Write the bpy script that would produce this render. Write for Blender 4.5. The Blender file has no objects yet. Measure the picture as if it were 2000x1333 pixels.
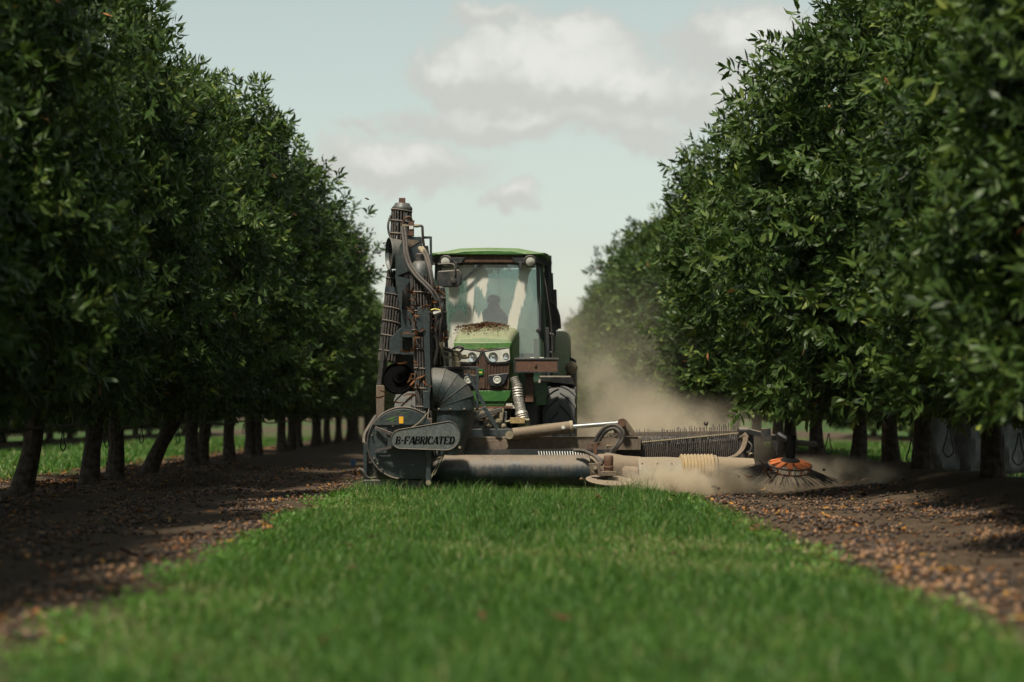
import bpy, bmesh, math, random
import numpy as np
from mathutils import Vector, Matrix

random.seed(7)
rng = np.random.default_rng(11)
R = math.radians
scene = bpy.context.scene
COL = scene.collection

# ------------------------------------------------------------------ camera
FPX = 4722.0                       # focal length in photo pixels (85 mm on 36 mm over 2000 px)
EYE = 0.93                         # eye height above the grass
cam_data = bpy.data.cameras.new("camera")
cam = bpy.data.objects.new("camera", cam_data)
COL.objects.link(cam)
cam_data.sensor_width = 36.0
cam_data.lens = 85.0
cam_data.clip_start = 0.1
cam_data.clip_end = 6000.0
cam.location = (0.0, 0.0, EYE)
cam.rotation_euler = Vector((30.0 / FPX, 1.0, 145.5 / FPX)).to_track_quat('-Z', 'Y').to_euler()
cam_data.dof.use_dof = True
cam_data.dof.focus_distance = 28.8
cam_data.dof.aperture_fstop = 1.4
cam_data.dof.aperture_blades = 0
scene.camera = cam

# ------------------------------------------------------------------ light
SUN_EL, SUN_AZ = 60.0, -150.0      # azimuth measured from +Y towards +X: the sun stands to the left, a little behind the eye
sun_dir = Vector((math.sin(R(SUN_AZ)) * math.cos(R(SUN_EL)), math.cos(R(SUN_AZ)) * math.cos(R(SUN_EL)), math.sin(R(SUN_EL))))
sun_data = bpy.data.lights.new("sun", 'SUN')
sun_data.energy = 4.6
sun_data.angle = R(6.0)
sun_data.color = (1.0, 0.92, 0.78)
sun = bpy.data.objects.new("sun", sun_data)
COL.objects.link(sun)
sun.location = (-20, -10, 30)
sun.rotation_euler = sun_dir.to_track_quat('Z', 'Y').to_euler()

world = bpy.data.worlds.new("World")
scene.world = world
world.use_nodes = True
wt = world.node_tree
wt.nodes.clear()
def N(t, typ, **kw):
    n = t.nodes.new(typ)
    for k, v in kw.items():
        if k == 'inp':
            for a, b in v.items():
                n.inputs[a].default_value = b
        else:
            setattr(n, k, v)
    return n
def L(t, a, b):
    t.links.new(a, b)
def math_node(t, op, a, b=None, c=None, clamp=False):
    n = t.nodes.new('ShaderNodeMath'); n.operation = op; n.use_clamp = clamp
    for i, v in enumerate((a, b, c)):
        if v is None: continue
        if isinstance(v, (int, float)): n.inputs[i].default_value = v
        else: t.links.new(v, n.inputs[i])
    return n.outputs[0]
def mix_col(t, fac, a, b, blend='MIX'):
    n = t.nodes.new('ShaderNodeMix'); n.data_type = 'RGBA'; n.blend_type = blend
    for s, v in ((n.inputs[0], fac), (n.inputs[6], a), (n.inputs[7], b)):
        if isinstance(v, (int, float)): s.default_value = v
        elif isinstance(v, tuple): s.default_value = (v[0], v[1], v[2], 1.0)
        else: t.links.new(v, s)
    return n.outputs[2]
def smooth(t, v, lo, hi):
    n = t.nodes.new('ShaderNodeMapRange'); n.interpolation_type = 'SMOOTHSTEP'
    n.inputs[1].default_value = lo; n.inputs[2].default_value = hi
    t.links.new(v, n.inputs[0])
    return n.outputs[0]

sky = N(wt, 'ShaderNodeTexSky', sky_type='NISHITA', sun_disc=False)
sky.sun_elevation = R(SUN_EL)
sky.sun_rotation = R(SUN_AZ)
sky.air_density = 1.0; sky.dust_density = 0.6; sky.ozone_density = 1.0
geo = N(wt, 'ShaderNodeTexCoord')
hsv = N(wt, 'ShaderNodeHueSaturation', inp={'Hue': 0.470, 'Saturation': 0.45, 'Value': 0.92})
L(wt, sky.outputs[0], hsv.inputs['Color'])
nz1 = N(wt, 'ShaderNodeTexNoise', inp={'Scale': 26.0, 'Detail': 6.0, 'Roughness': 0.55})
nz2 = N(wt, 'ShaderNodeTexNoise', inp={'Scale': 75.0, 'Detail': 8.0, 'Roughness': 0.66})
nz3 = N(wt, 'ShaderNodeTexNoise', inp={'Scale': 5.0, 'Detail': 5.0, 'Roughness': 0.55})
for n_ in (nz1, nz2, nz3): L(wt, geo.outputs['Generated'], n_.inputs['Vector'])
def vmath(t, op, a, b):
    n = t.nodes.new('ShaderNodeVectorMath'); n.operation = op
    for i, v in enumerate((a, b)):
        if isinstance(v, tuple): n.inputs[i].default_value = v
        elif v is not None: t.links.new(v, n.inputs[i])
    return n
wob = vmath(wt, 'SUBTRACT', nz1.outputs['Color'], (0.5, 0.5, 0.5))
wob = vmath(wt, 'MULTIPLY', wob.outputs[0], (0.034, 0.01, 0.024))
wob2 = vmath(wt, 'SUBTRACT', nz2.outputs['Color'], (0.5, 0.5, 0.5))
wob2 = vmath(wt, 'MULTIPLY', wob2.outputs[0], (0.030, 0.01, 0.022))
dirv = vmath(wt, 'ADD', geo.outputs['Generated'], wob.outputs[0])
dirv = vmath(wt, 'ADD', dirv.outputs[0], wob2.outputs[0])
CLOUDS = [  # direction of each cloud as picture position, its half sizes, its weight
    (1060, 145, 240, 100, 1.00), (1110, 90, 120, 75, 1.0), (1210, 180, 150, 72, .9), (910, 155, 110, 75, .85), (960, 32, 100, 36, .62), (1470, 90, 190, 85, .9), (1380, 190, 170, 60, .6),
    (960, 240, 300, 40, .62), (1230, 250, 150, 42, .55), (760, 325, 210, 60, .75), (1000, 385, 82, 32, .68), (700, 245, 70, 24, .42),
    (1150, 620, 400, 40, .35), (560, 480, 260, 60, .4)]
cov = None; lit = None
for (px, py, rx, ry, w) in CLOUDS:
    c = Vector(((px - 970) / FPX, 1.0, (812 - py) / FPX)).normalized()
    d = vmath(wt, 'SUBTRACT', dirv.outputs[0], tuple(c))
    d = vmath(wt, 'MULTIPLY', d.outputs[0], (FPX / rx, 4.0, FPX / ry))
    ln = N(wt, 'ShaderNodeVectorMath', operation='LENGTH'); L(wt, d.outputs[0], ln.inputs[0])
    m = math_node(wt, 'MULTIPLY', math_node(wt, 'SUBTRACT', 1.25, ln.outputs['Value'], clamp=True), w)
    cov = m if cov is None else math_node(wt, 'MAXIMUM', cov, m)
    sz = N(wt, 'ShaderNodeSeparateXYZ'); L(wt, d.outputs[0], sz.inputs[0])
    hi = math_node(wt, 'MULTIPLY', m, smooth(wt, math_node(wt, 'ADD', sz.outputs[2], math_node(wt, 'MULTIPLY', sz.outputs[0], 0.35)), -0.75, 0.75))
    lit = hi if lit is None else math_node(wt, 'MAXIMUM', lit, hi)
# the same broken cloud over the rest of the dome
gen = math_node(wt, 'MULTIPLY', smooth(wt, nz3.outputs[0], 0.50, 0.72), 0.75)
sep = N(wt, 'ShaderNodeSeparateXYZ'); L(wt, geo.outputs['Generated'], sep.inputs[0])
ahead = smooth(wt, sep.outputs[1], 0.90, 0.97)
gen = math_node(wt, 'MULTIPLY', gen, math_node(wt, 'SUBTRACT', 1.0, ahead))
cov = math_node(wt, 'MAXIMUM', cov, gen)
soft = smooth(wt, math_node(wt, 'ADD', cov, math_node(wt, 'MULTIPLY', math_node(wt, 'SUBTRACT', nz2.outputs[0], 0.5), 0.42)), 0.05, 0.46)
core = smooth(wt, math_node(wt, 'ADD', lit, math_node(wt, 'MULTIPLY', math_node(wt, 'SUBTRACT', nz2.outputs[0], 0.5), 0.7)), 0.15, 0.80)
cloud = mix_col(wt, core, (4.62, 4.64, 4.36), (6.35, 6.33, 5.95))
skyt = mix_col(wt, 1.0, hsv.outputs[0], (0.97, 0.97, 0.87), 'MULTIPLY')
skyc = mix_col(wt, math_node(wt, 'MULTIPLY', soft, 0.88), skyt, cloud)
bg = N(wt, 'ShaderNodeBackground', inp={'Strength': 0.088})
L(wt, skyc, bg.inputs['Color'])
wo = N(wt, 'ShaderNodeOutputWorld'); L(wt, bg.outputs[0], wo.inputs['Surface'])

scene.view_settings.view_transform = 'Standard'
scene.view_settings.look = 'None'
scene.view_settings.exposure = 0.55
scene.view_settings.gamma = 1.0
scene.view_settings.use_curve_mapping = False
scene.render.engine = 'CYCLES'
cy = scene.cycles
cy.use_denoising = True
try: cy.denoiser = 'OPENIMAGEDENOISE'
except Exception: pass
cy.use_adaptive_sampling = True
cy.adaptive_threshold = 0.02
cy.max_bounces = 5; cy.diffuse_bounces = 2; cy.glossy_bounces = 2; cy.transmission_bounces = 4
cy.transparent_max_bounces = 10; cy.volume_bounces = 2
cy.caustics_reflective = False; cy.caustics_refractive = False
cy.volume_step_rate = 1.0; cy.volume_max_steps = 128

# ------------------------------------------------------------------ helpers
def P(px, py, d):
    """a point of the place, from where it stands in the photo and its real distance d"""
    return Vector(((px - 970.0) * d / FPX, d, EYE - (py - 812.0) * d / FPX))

def tag(o, label=None, cat=None, group=None, kind=None):
    if label: o["label"] = label
    if cat: o["category"] = cat
    if group: o["group"] = group
    if kind: o["kind"] = kind
    return o

def empty(name, loc, rz=0.0):
    o = bpy.data.objects.new(name, None)
    COL.objects.link(o)
    o.location = loc; o.rotation_euler = (0, 0, rz)
    o.empty_display_size = 0.3
    return o

def link(name, me, mat=None, parent=None):
    o = bpy.data.objects.new(name, me)
    COL.objects.link(o)
    if mat is not None and len(me.materials) == 0: me.materials.append(mat)
    if parent is not None: o.parent = parent
    return o

def np_mesh(name, verts, loops, totals, tone=None, smooth_=False):
    me = bpy.data.meshes.new(name)
    nv, nl, nf = len(verts), len(loops), len(totals)
    me.vertices.add(nv); me.loops.add(nl); me.polygons.add(nf)
    me.vertices.foreach_set("co", np.asarray(verts, dtype=np.float32).ravel())
    me.loops.foreach_set("vertex_index", np.asarray(loops, dtype=np.int32))
    starts = np.concatenate(([0], np.cumsum(totals)[:-1])).astype(np.int32)
    me.polygons.foreach_set("loop_start", starts)
    me.polygons.foreach_set("loop_total", np.asarray(totals, dtype=np.int32))
    if smooth_: me.polygons.foreach_set("use_smooth", np.ones(nf, dtype=bool))
    if tone is not None:
        a = me.attributes.new("tone", 'FLOAT', 'FACE')
        a.data.foreach_set("value", np.asarray(tone, dtype=np.float32))
    me.update(calc_edges=True)
    me.validate()
    return me

class MB:
    """collects shapes; build() links them as ONE mesh object"""
    def __init__(self, origin=(0, 0, 0)):
        self.v = []; self.f = []; self.o = Vector(origin)
    def add(self, vs, fs):
        b = len(self.v)
        self.v += [Vector(p) - self.o for p in vs]
        self.f += [tuple(i + b for i in f) for f in fs]
        return self
    def box(self, a, b):
        x0, y0, z0 = a; x1, y1, z1 = b
        vs = [(x0,y0,z0),(x1,y0,z0),(x1,y1,z0),(x0,y1,z0),(x0,y0,z1),(x1,y0,z1),(x1,y1,z1),(x0,y1,z1)]
        return self.add(vs, [(0,3,2,1),(4,5,6,7),(0,1,5,4),(1,2,6,5),(2,3,7,6),(3,0,4,7)])
    def pbox(self, px0, py0, px1, py1, d, depth):
        """an upright box whose face fills a picture rectangle at distance d"""
        a = P(px0, py1, d); b = P(px1, py0, d)
        return self.box((a.x, d, a.z), (b.x, d + depth, b.z))
    def bar(self, p0, p1, w, h, up=(0, 0, 1)):
        p0 = Vector(p0); p1 = Vector(p1)
        t = (p1 - p0).normalized()
        s = t.cross(Vector(up))
        if s.length < 1e-4: s = t.cross(Vector((0, 1, 0)))
        s.normalize(); u = s.cross(t).normalized()
        s *= w / 2; u *= h / 2
        vs = [p0-s-u, p0+s-u, p0+s+u, p0-s+u, p1-s-u, p1+s-u, p1+s+u, p1-s+u]
        return self.add(vs, [(0,1,2,3),(7,6,5,4),(0,4,5,1),(1,5,6,2),(2,6,7,3),(3,7,4,0)])
    def cyl(self, p0, p1, r0, r1=None, n=16, caps=True):
        if r1 is None: r1 = r0
        p0 = Vector(p0); p1 = Vector(p1)
        t = (p1 - p0).normalized()
        s = t.cross(Vector((0, 0, 1)))
        if s.length < 1e-3: s = t.cross(Vector((0, 1, 0)))
        s.normalize(); u = t.cross(s)
        vs = []
        for p, r in ((p0, r0), (p1, r1)):
            for i in range(n):
                a = 2 * math.pi * i / n
                vs.append(p + s * (r * math.cos(a)) + u * (r * math.sin(a)))
        fs = [(i, (i+1) % n, n + (i+1) % n, n + i) for i in range(n)]
        if caps: fs += [tuple(range(n-1, -1, -1)), tuple(range(n, 2*n))]
        return self.add(vs, fs)
    def lathe(self, c, axis, prof, n=24, caps=True):
        """prof: (radius, height along axis)"""
        c = Vector(c); t = Vector(axis).normalized()
        s = t.cross(Vector((0, 0, 1)))
        if s.length < 1e-3: s = t.cross(Vector((0, 1, 0)))
        s.normalize(); u = t.cross(s)
        vs = []; k = len(prof)
        for r, h in prof:
            for i in range(n):
                a = 2 * math.pi * i / n
                vs.append(c + t * h + s * (r * math.cos(a)) + u * (r * math.sin(a)))
        fs = []
        for j in range(k - 1):
            for i in range(n):
                fs.append((j*n+i, j*n+(i+1) % n, (j+1)*n+(i+1) % n, (j+1)*n+i))
        if caps: fs += [tuple(range(n-1, -1, -1)), tuple(range((k-1)*n, k*n))]
        return self.add(vs, fs)
    def tube(self, pts, r, n=8, sub=6, closed=False, radii=None):
        pts = [Vector(p) for p in pts]
        k = len(pts); q = []
        rad = []
        segs = k if closed else k - 1
        for i in range(segs):
            if closed: p0, p1, p2, p3 = pts[(i-1) % k], pts[i], pts[(i+1) % k], pts[(i+2) % k]
            else: p0, p1, p2, p3 = pts[max(i-1, 0)], pts[i], pts[i+1], pts[min(i+2, k-1)]
            for j in range(sub):
                t = j / sub
                q.append(0.5 * ((2*p1) + (p2-p0)*t + (2*p0-5*p1+4*p2-p3)*t*t + (3*p1-p0-3*p2+p3)*t*t*t))
                if radii: rad.append(radii[i] * (1-t) + radii[(i+1) % k] * t)
        if not closed:
            q.append(pts[-1])
            if radii: rad.append(radii[-1])
        m = len(q); vs = []; prev = None
        for i in range(m):
            if closed: t = q[(i+1) % m] - q[(i-1) % m]
            else: t = q[min(i+1, m-1)] - q[max(i-1, 0)]
            t.normalize()
            if prev is None:
                s = t.cross(Vector((0, 0, 1)))
                if s.length < 1e-2: s = t.cross(Vector((0, 1, 0)))
            else: s = prev - t * prev.dot(t)
            s.normalize(); prev = s; u = t.cross(s)
            rr = rad[i] if radii else r
            for a in range(n):
                an = 2 * math.pi * a / n
                vs.append(q[i] + s * (rr * math.cos(an)) + u * (rr * math.sin(an)))
        fs = []
        for i in range(m if closed else m - 1):
            j = (i + 1) % m
            for a in range(n):
                fs.append((i*n+a, i*n+(a+1) % n, j*n+(a+1) % n, j*n+a))
        if not closed: fs += [tuple(range(n-1, -1, -1)), tuple(range((m-1)*n, m*n))]
        return self.add(vs, fs)
    def prism(self, poly, thick):
        """poly: 3-D points of a flat outline; extruded by the vector thick"""
        poly = [Vector(p) for p in poly]; th = Vector(thick); n = len(poly)
        vs = poly + [p + th for p in poly]
        fs = [tuple(range(n)), tuple(range(2*n-1, n-1, -1))]
        fs += [(i, n+i, n+(i+1) % n, (i+1) % n) for i in range(n)]
        return self.add(vs, fs)
    def pprism(self, poly, d, depth):
        return self.prism([P(x, y, d) for x, y in poly], (0, depth, 0))
    def loft(self, rings, caps=True, closed=True):
        n = len(rings[0]); vs = [Vector(p) for r in rings for p in r]; fs = []
        for j in range(len(rings) - 1):
            for i in range(n if closed else n - 1):
                fs.append((j*n+i, j*n+(i+1) % n, (j+1)*n+(i+1) % n, (j+1)*n+i))
        if caps: fs += [tuple(range(n-1, -1, -1)), tuple(range((len(rings)-1)*n, len(rings)*n))]
        return self.add(vs, fs)
    def build(self, name, mat, parent=None, bevel=0.0, sharp=35, flip=True):
        me = bpy.data.meshes.new(name)
        me.from_pydata([tuple(v) for v in self.v], [], self.f)
        bm = bmesh.new(); bm.from_mesh(me)
        bmesh.ops.recalc_face_normals(bm, faces=bm.faces)
        bm.to_mesh(me); bm.free()
        me.polygons.foreach_set("use_smooth", np.ones(len(me.polygons), dtype=bool))
        me.set_sharp_from_angle(angle=R(sharp))
        o = link(name, me, mat, parent)
        if bevel:
            b = o.modifiers.new("bevel", 'BEVEL'); b.width = bevel; b.segments = 2; b.limit_method = 'ANGLE'; b.angle_limit = R(40)
        return o

# ------------------------------------------------------------------ materials
MATS = {}
def new_mat(name):
    m = bpy.data.materials.new(name); m.use_nodes = True
    t = m.node_tree; t.nodes.clear()
    out = N(t, 'ShaderNodeOutputMaterial')
    MATS[name] = m
    return m, t, out

def plain(name, col, rough=0.5, metal=0.0, var=0.25, scale=6.0, spec=0.5):
    m, t, out = new_mat(name)
    b = N(t, 'ShaderNodeBsdfPrincipled', inp={'Roughness': rough, 'Metallic': metal, 'Specular IOR Level': spec})
    tc = N(t, 'ShaderNodeTexCoord')
    nz = N(t, 'ShaderNodeTexNoise', inp={'Scale': scale, 'Detail': 5.0, 'Roughness': 0.65}); L(t, tc.outputs['Object'], nz.inputs['Vector'])
    dark = tuple(c * (1 - var) for c in col); lite = tuple(min(1, c * (1 + var)) for c in col)
    L(t, mix_col(t, smooth(t, nz.outputs[0], 0.3, 0.7), dark, lite), b.inputs['Base Color'])
    L(t, b.outputs[0], out.inputs['Surface'])
    return m

def dusty(name, col, dust=(0.30, 0.235, 0.165), amount=0.5, rough=0.45, metal=0.0, streak=0.3, scale=3.0, fine=30.0, cover=0.0):
    """paint with a coat of dry dust: more of it on faces that look up, the rest in blotches and runs"""
    m, t, out = new_mat(name)
    b = N(t, 'ShaderNodeBsdfPrincipled', inp={'Metallic': metal})
    tc = N(t, 'ShaderNodeTexCoord'); g = N(t, 'ShaderNodeNewGeometry')
    nz = N(t, 'ShaderNodeTexNoise', inp={'Scale': scale, 'Detail': 7.0, 'Roughness': 0.68}); L(t, tc.outputs['Object'], nz.inputs['Vector'])
    nf = N(t, 'ShaderNodeTexNoise', inp={'Scale': fine, 'Detail': 3.0, 'Roughness': 0.6}); L(t, tc.outputs['Object'], nf.inputs['Vector'])
    mp = N(t, 'ShaderNodeMapping'); mp.inputs['Scale'].default_value = (26.0, 26.0, 1.3); L(t, tc.outputs['Object'], mp.inputs['Vector'])
    ns = N(t, 'ShaderNodeTexNoise', inp={'Scale': 1.0, 'Detail': 4.0}); L(t, mp.outputs[0], ns.inputs['Vector'])
    sp = N(t, 'ShaderNodeSeparateXYZ'); L(t, g.outputs['Normal'], sp.inputs[0])
    up = smooth(t, sp.outputs[2], -0.15, 0.95)
    a = math_node(t, 'MULTIPLY', up, 0.75)
    a = math_node(t, 'ADD', a, math_node(t, 'MULTIPLY', math_node(t, 'SUBTRACT', nz.outputs[0], 0.45), 1.5))
    a = math_node(t, 'ADD', a, math_node(t, 'MULTIPLY', math_node(t, 'SUBTRACT', ns.outputs[0], 0.5), streak))
    a = math_node(t, 'ADD', a, math_node(t, 'MULTIPLY', math_node(t, 'SUBTRACT', nf.outputs[0], 0.5), 0.5))
    a = math_node(t, 'ADD', a, cover)
    a = math_node(t, 'MULTIPLY', smooth(t, a, 0.0, 0.95), amount)
    base = mix_col(t, smooth(t, nf.outputs[0], 0.35, 0.65), tuple(c * 0.8 for c in col), tuple(c * 1.2 for c in col))
    L(t, mix_col(t, a, base, dust), b.inputs['Base Color'])
    rg = math_node(t, 'ADD', math_node(t, 'MULTIPLY', a, 0.55), rough, clamp=True); L(t, rg, b.inputs['Roughness'])
    bp = N(t, 'ShaderNodeBump', inp={'Strength': 0.12, 'Distance': 0.01}); L(t, nf.outputs[0], bp.inputs['Height']); L(t, bp.outputs[0], b.inputs['Normal'])
    L(t, b.outputs[0], out.inputs['Surface'])
    return m

def leafy(name, ramp, rough=0.4, trans=0.25, spec=0.5, tcol=None):
    """small blades: colour of each one from its own tone"""
    m, t, out = new_mat(name)
    at = N(t, 'ShaderNodeAttribute', attribute_name="tone")
    cr = N(t, 'ShaderNodeValToRGB'); L(t, at.outputs['Fac'], cr.inputs[0])
    e = cr.color_ramp.elements
    while len(e) < len(ramp): e.new(0.5)
    for i, (p, c) in enumerate(ramp): e[i].position = p; e[i].color = (*c, 1)
    b = N(t, 'ShaderNodeBsdfPrincipled', inp={'Roughness': rough, 'Specular IOR Level': spec}); L(t, cr.outputs[0], b.inputs['Base Color'])
    if trans:
        tr = N(t, 'ShaderNodeBsdfTranslucent')
        L(t, mix_col(t, 1.0, cr.outputs[0], tcol or (1.6, 1.7, 0.7), 'MULTIPLY'), tr.inputs['Color'])
        mx = N(t, 'ShaderNodeMixShader', inp={0: trans}); L(t, b.outputs[0], mx.inputs[1]); L(t, tr.outputs[0], mx.inputs[2])
        L(t, mx.outputs[0], out.inputs['Surface'])
    else: L(t, b.outputs[0], out.inputs['Surface'])
    return m

M_LEAF = leafy("macadamia_leaf", [(0.0, (0.018, 0.034, 0.009)), (0.45, (0.035, 0.068, 0.014)), (0.85, (0.082, 0.122, 0.026)), (0.985, (0.15, 0.18, 0.035)), (0.99, (0.30, 0.13, 0.05)), (1.0, (0.34, 0.17, 0.08))], rough=0.46, trans=0.15, spec=0.18)
M_GRASS = leafy("grass_blade", [(0.0, (0.026, 0.074, 0.010)), (0.5, (0.056, 0.138, 0.018)), (0.82, (0.105, 0.185, 0.034)), (0.93, (0.20, 0.21, 0.08)), (1.0, (0.30, 0.27, 0.14))], rough=0.55, trans=0.25, spec=0.3)
M_LITTER = leafy("dead_leaf", [(0.0, (0.035, 0.018, 0.010)), (0.5, (0.085, 0.038, 0.016)), (0.8, (0.26, 0.10, 0.03)), (1.0, (0.42, 0.25, 0.04))], rough=0.7, trans=0.12, spec=0.2, tcol=(1.2, 1.0, 0.6))
M_NUT = leafy("nut_shell", [(0.0, (0.018, 0.012, 0.009)), (0.56, (0.036, 0.020, 0.012)), (0.70, (0.090, 0.048, 0.022)), (1.0, (0.22, 0.115, 0.050))], rough=0.45, trans=0.0, spec=0.5)
M_BARK = plain("bark", (0.048, 0.038, 0.031), 0.9, var=0.65, scale=11.0, spec=0.2)
M_BLACK = dusty("black_paint", (0.017, 0.020, 0.022), amount=0.42, rough=0.42)
M_GUARD = dusty("guard_steel", (0.080, 0.092, 0.088), amount=0.35, rough=0.42, dust=(0.21, 0.18, 0.14))
M_STEEL = dusty("dark_steel", (0.024, 0.034, 0.036), amount=0.38, rough=0.38, dust=(0.21, 0.18, 0.14))
M_DRUM = dusty("drum_paint", (0.012, 0.021, 0.026), amount=0.62, rough=0.36, dust=(0.24, 0.18, 0.12), streak=0.6)
M_CAGE = dusty("cage_bar", (0.050, 0.046, 0.042), amount=0.62, dust=(0.22, 0.17, 0.125), rough=0.5)
M_DUSTED = dusty("dust_caked_steel", (0.075, 0.055, 0.038), amount=0.95, rough=0.6, dust=(0.195, 0.15, 0.105), cover=0.25)
M_SAND = dusty("sandy_pipe", (0.13, 0.10, 0.07), amount=0.9, rough=0.75, dust=(0.23, 0.18, 0.12), cover=0.3)
M_CREAM = dusty("cream_sleeve", (0.27, 0.25, 0.19), amount=0.85, rough=0.6, dust=(0.20, 0.16, 0.11), cover=0.1)
M_HOSEY = dusty("ribbed_hose", (0.30, 0.21, 0.09), amount=0.7, rough=0.6, dust=(0.24, 0.19, 0.13))
M_RUST = dusty("rusty_brown", (0.085, 0.040, 0.022), amount=0.45, rough=0.65, dust=(0.17, 0.11, 0.07))
M_RUBBER = dusty("hose_rubber", (0.028, 0.026, 0.024), amount=0.55, rough=0.6, dust=(0.16, 0.13, 0.10))
M_TYRE = dusty("tyre_rubber", (0.022, 0.026, 0.030), amount=0.6, rough=0.75, dust=(0.13, 0.125, 0.11), scale=5.0)
M_GREEN = dusty("tractor_green", (0.050, 0.142, 0.030), amount=0.84, rough=0.36, dust=(0.235, 0.225, 0.14), streak=0.35, scale=2.0)
M_ROOF = dusty("roof_green", (0.050, 0.130, 0.030), amount=0.42, rough=0.35, dust=(0.20, 0.215, 0.12), streak=0.3)
M_GREENB = dusty("tractor_green_body", (0.030, 0.115, 0.022), amount=0.40, rough=0.35, dust=(0.17, 0.19, 0.10))
M_DARKGREEN = dusty("dark_green_panel", (0.028, 0.060, 0.036), amount=0.35, rough=0.4, dust=(0.13, 0.15, 0.10))
M_GRIME = dusty("grimy_grille", (0.050, 0.026, 0.015), amount=0.7, rough=0.85, dust=(0.20, 0.12, 0.066), streak=1.6, scale=5.0, fine=60.0)
M_CHROME = plain("chrome_rod", (0.62, 0.61, 0.58), 0.22, metal=1.0, var=0.08)
M_LENS = plain("lamp_lens", (0.48, 0.48, 0.42), 0.12, var=0.15, scale=12)
M_REFL = plain("lamp_reflector", (0.75, 0.76, 0.72), 0.12, metal=0.9, var=0.1)
M_ORANGE = dusty("orange_paint", (0.62, 0.13, 0.020), amount=0.32, rough=0.45, dust=(0.35, 0.22, 0.12))
M_YELLOW = plain("yellow_sticker", (0.62, 0.33, 0.02), 0.5, var=0.1)
M_GOLD = plain("emblem_yellow", (0.75, 0.62, 0.10), 0.5, var=0.05)
M_EMB = plain("emblem_green", (0.012, 0.10, 0.022), 0.4, var=0.1)
M_INK_SHADE = plain("ink_shade_black", (0.003, 0.003, 0.003), 0.9, var=0.1, spec=0.05)
M_WHITE = plain("white_paint", (0.55, 0.54, 0.50), 0.5, var=0.15)
M_BRASS = dusty("dusty_fitting", (0.20, 0.17, 0.11), amount=0.7, rough=0.5, dust=(0.30, 0.25, 0.15))
M_FOIL = plain("foil_wrap", (0.36, 0.34, 0.30), 0.42, metal=0.65, var=0.35, scale=40)
M_SEAT = plain("seat_fabric", (0.03, 0.035, 0.04), 0.85)
M_SHIRT = plain("work_shirt", (0.035, 0.055, 0.085), 0.9)
M_SKIN = plain("skin", (0.42, 0.24, 0.17), 0.55, var=0.08)
M_CAP = plain("cap_cloth", (0.03, 0.035, 0.045), 0.9)
M_PIPE = plain("irrigation_plastic", (0.012, 0.012, 0.012), 0.5)
M_SHEETP = plain("grey_plastic", (0.13, 0.135, 0.13), 0.6, var=0.5, scale=3)
M_BRISTLE = plain("bristle", (0.016, 0.016, 0.018), 0.5)
M_BLUE = plain("blue_plastic", (0.03, 0.09, 0.22), 0.5)

def bump_plain(m, scale, strength, dist):
    t = m.node_tree
    b = [n for n in t.nodes if n.type == 'BSDF_PRINCIPLED'][0]
    nz = N(t, 'ShaderNodeTexNoise', inp={'Scale': scale, 'Detail': 4.0}); tc = N(t, 'ShaderNodeTexCoord'); L(t, tc.outputs['Object'], nz.inputs['Vector'])
    bp = N(t, 'ShaderNodeBump', inp={'Strength': strength, 'Distance': dist}); L(t, nz.outputs[0], bp.inputs['Height']); L(t, bp.outputs[0], b.inputs['Normal'])
bump_plain(M_BARK, 30, 0.8, 0.02); bump_plain(M_FOIL, 60, 0.9, 0.01); bump_plain(M_GRIME, 90, 0.8, 0.01) if False else None

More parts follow.
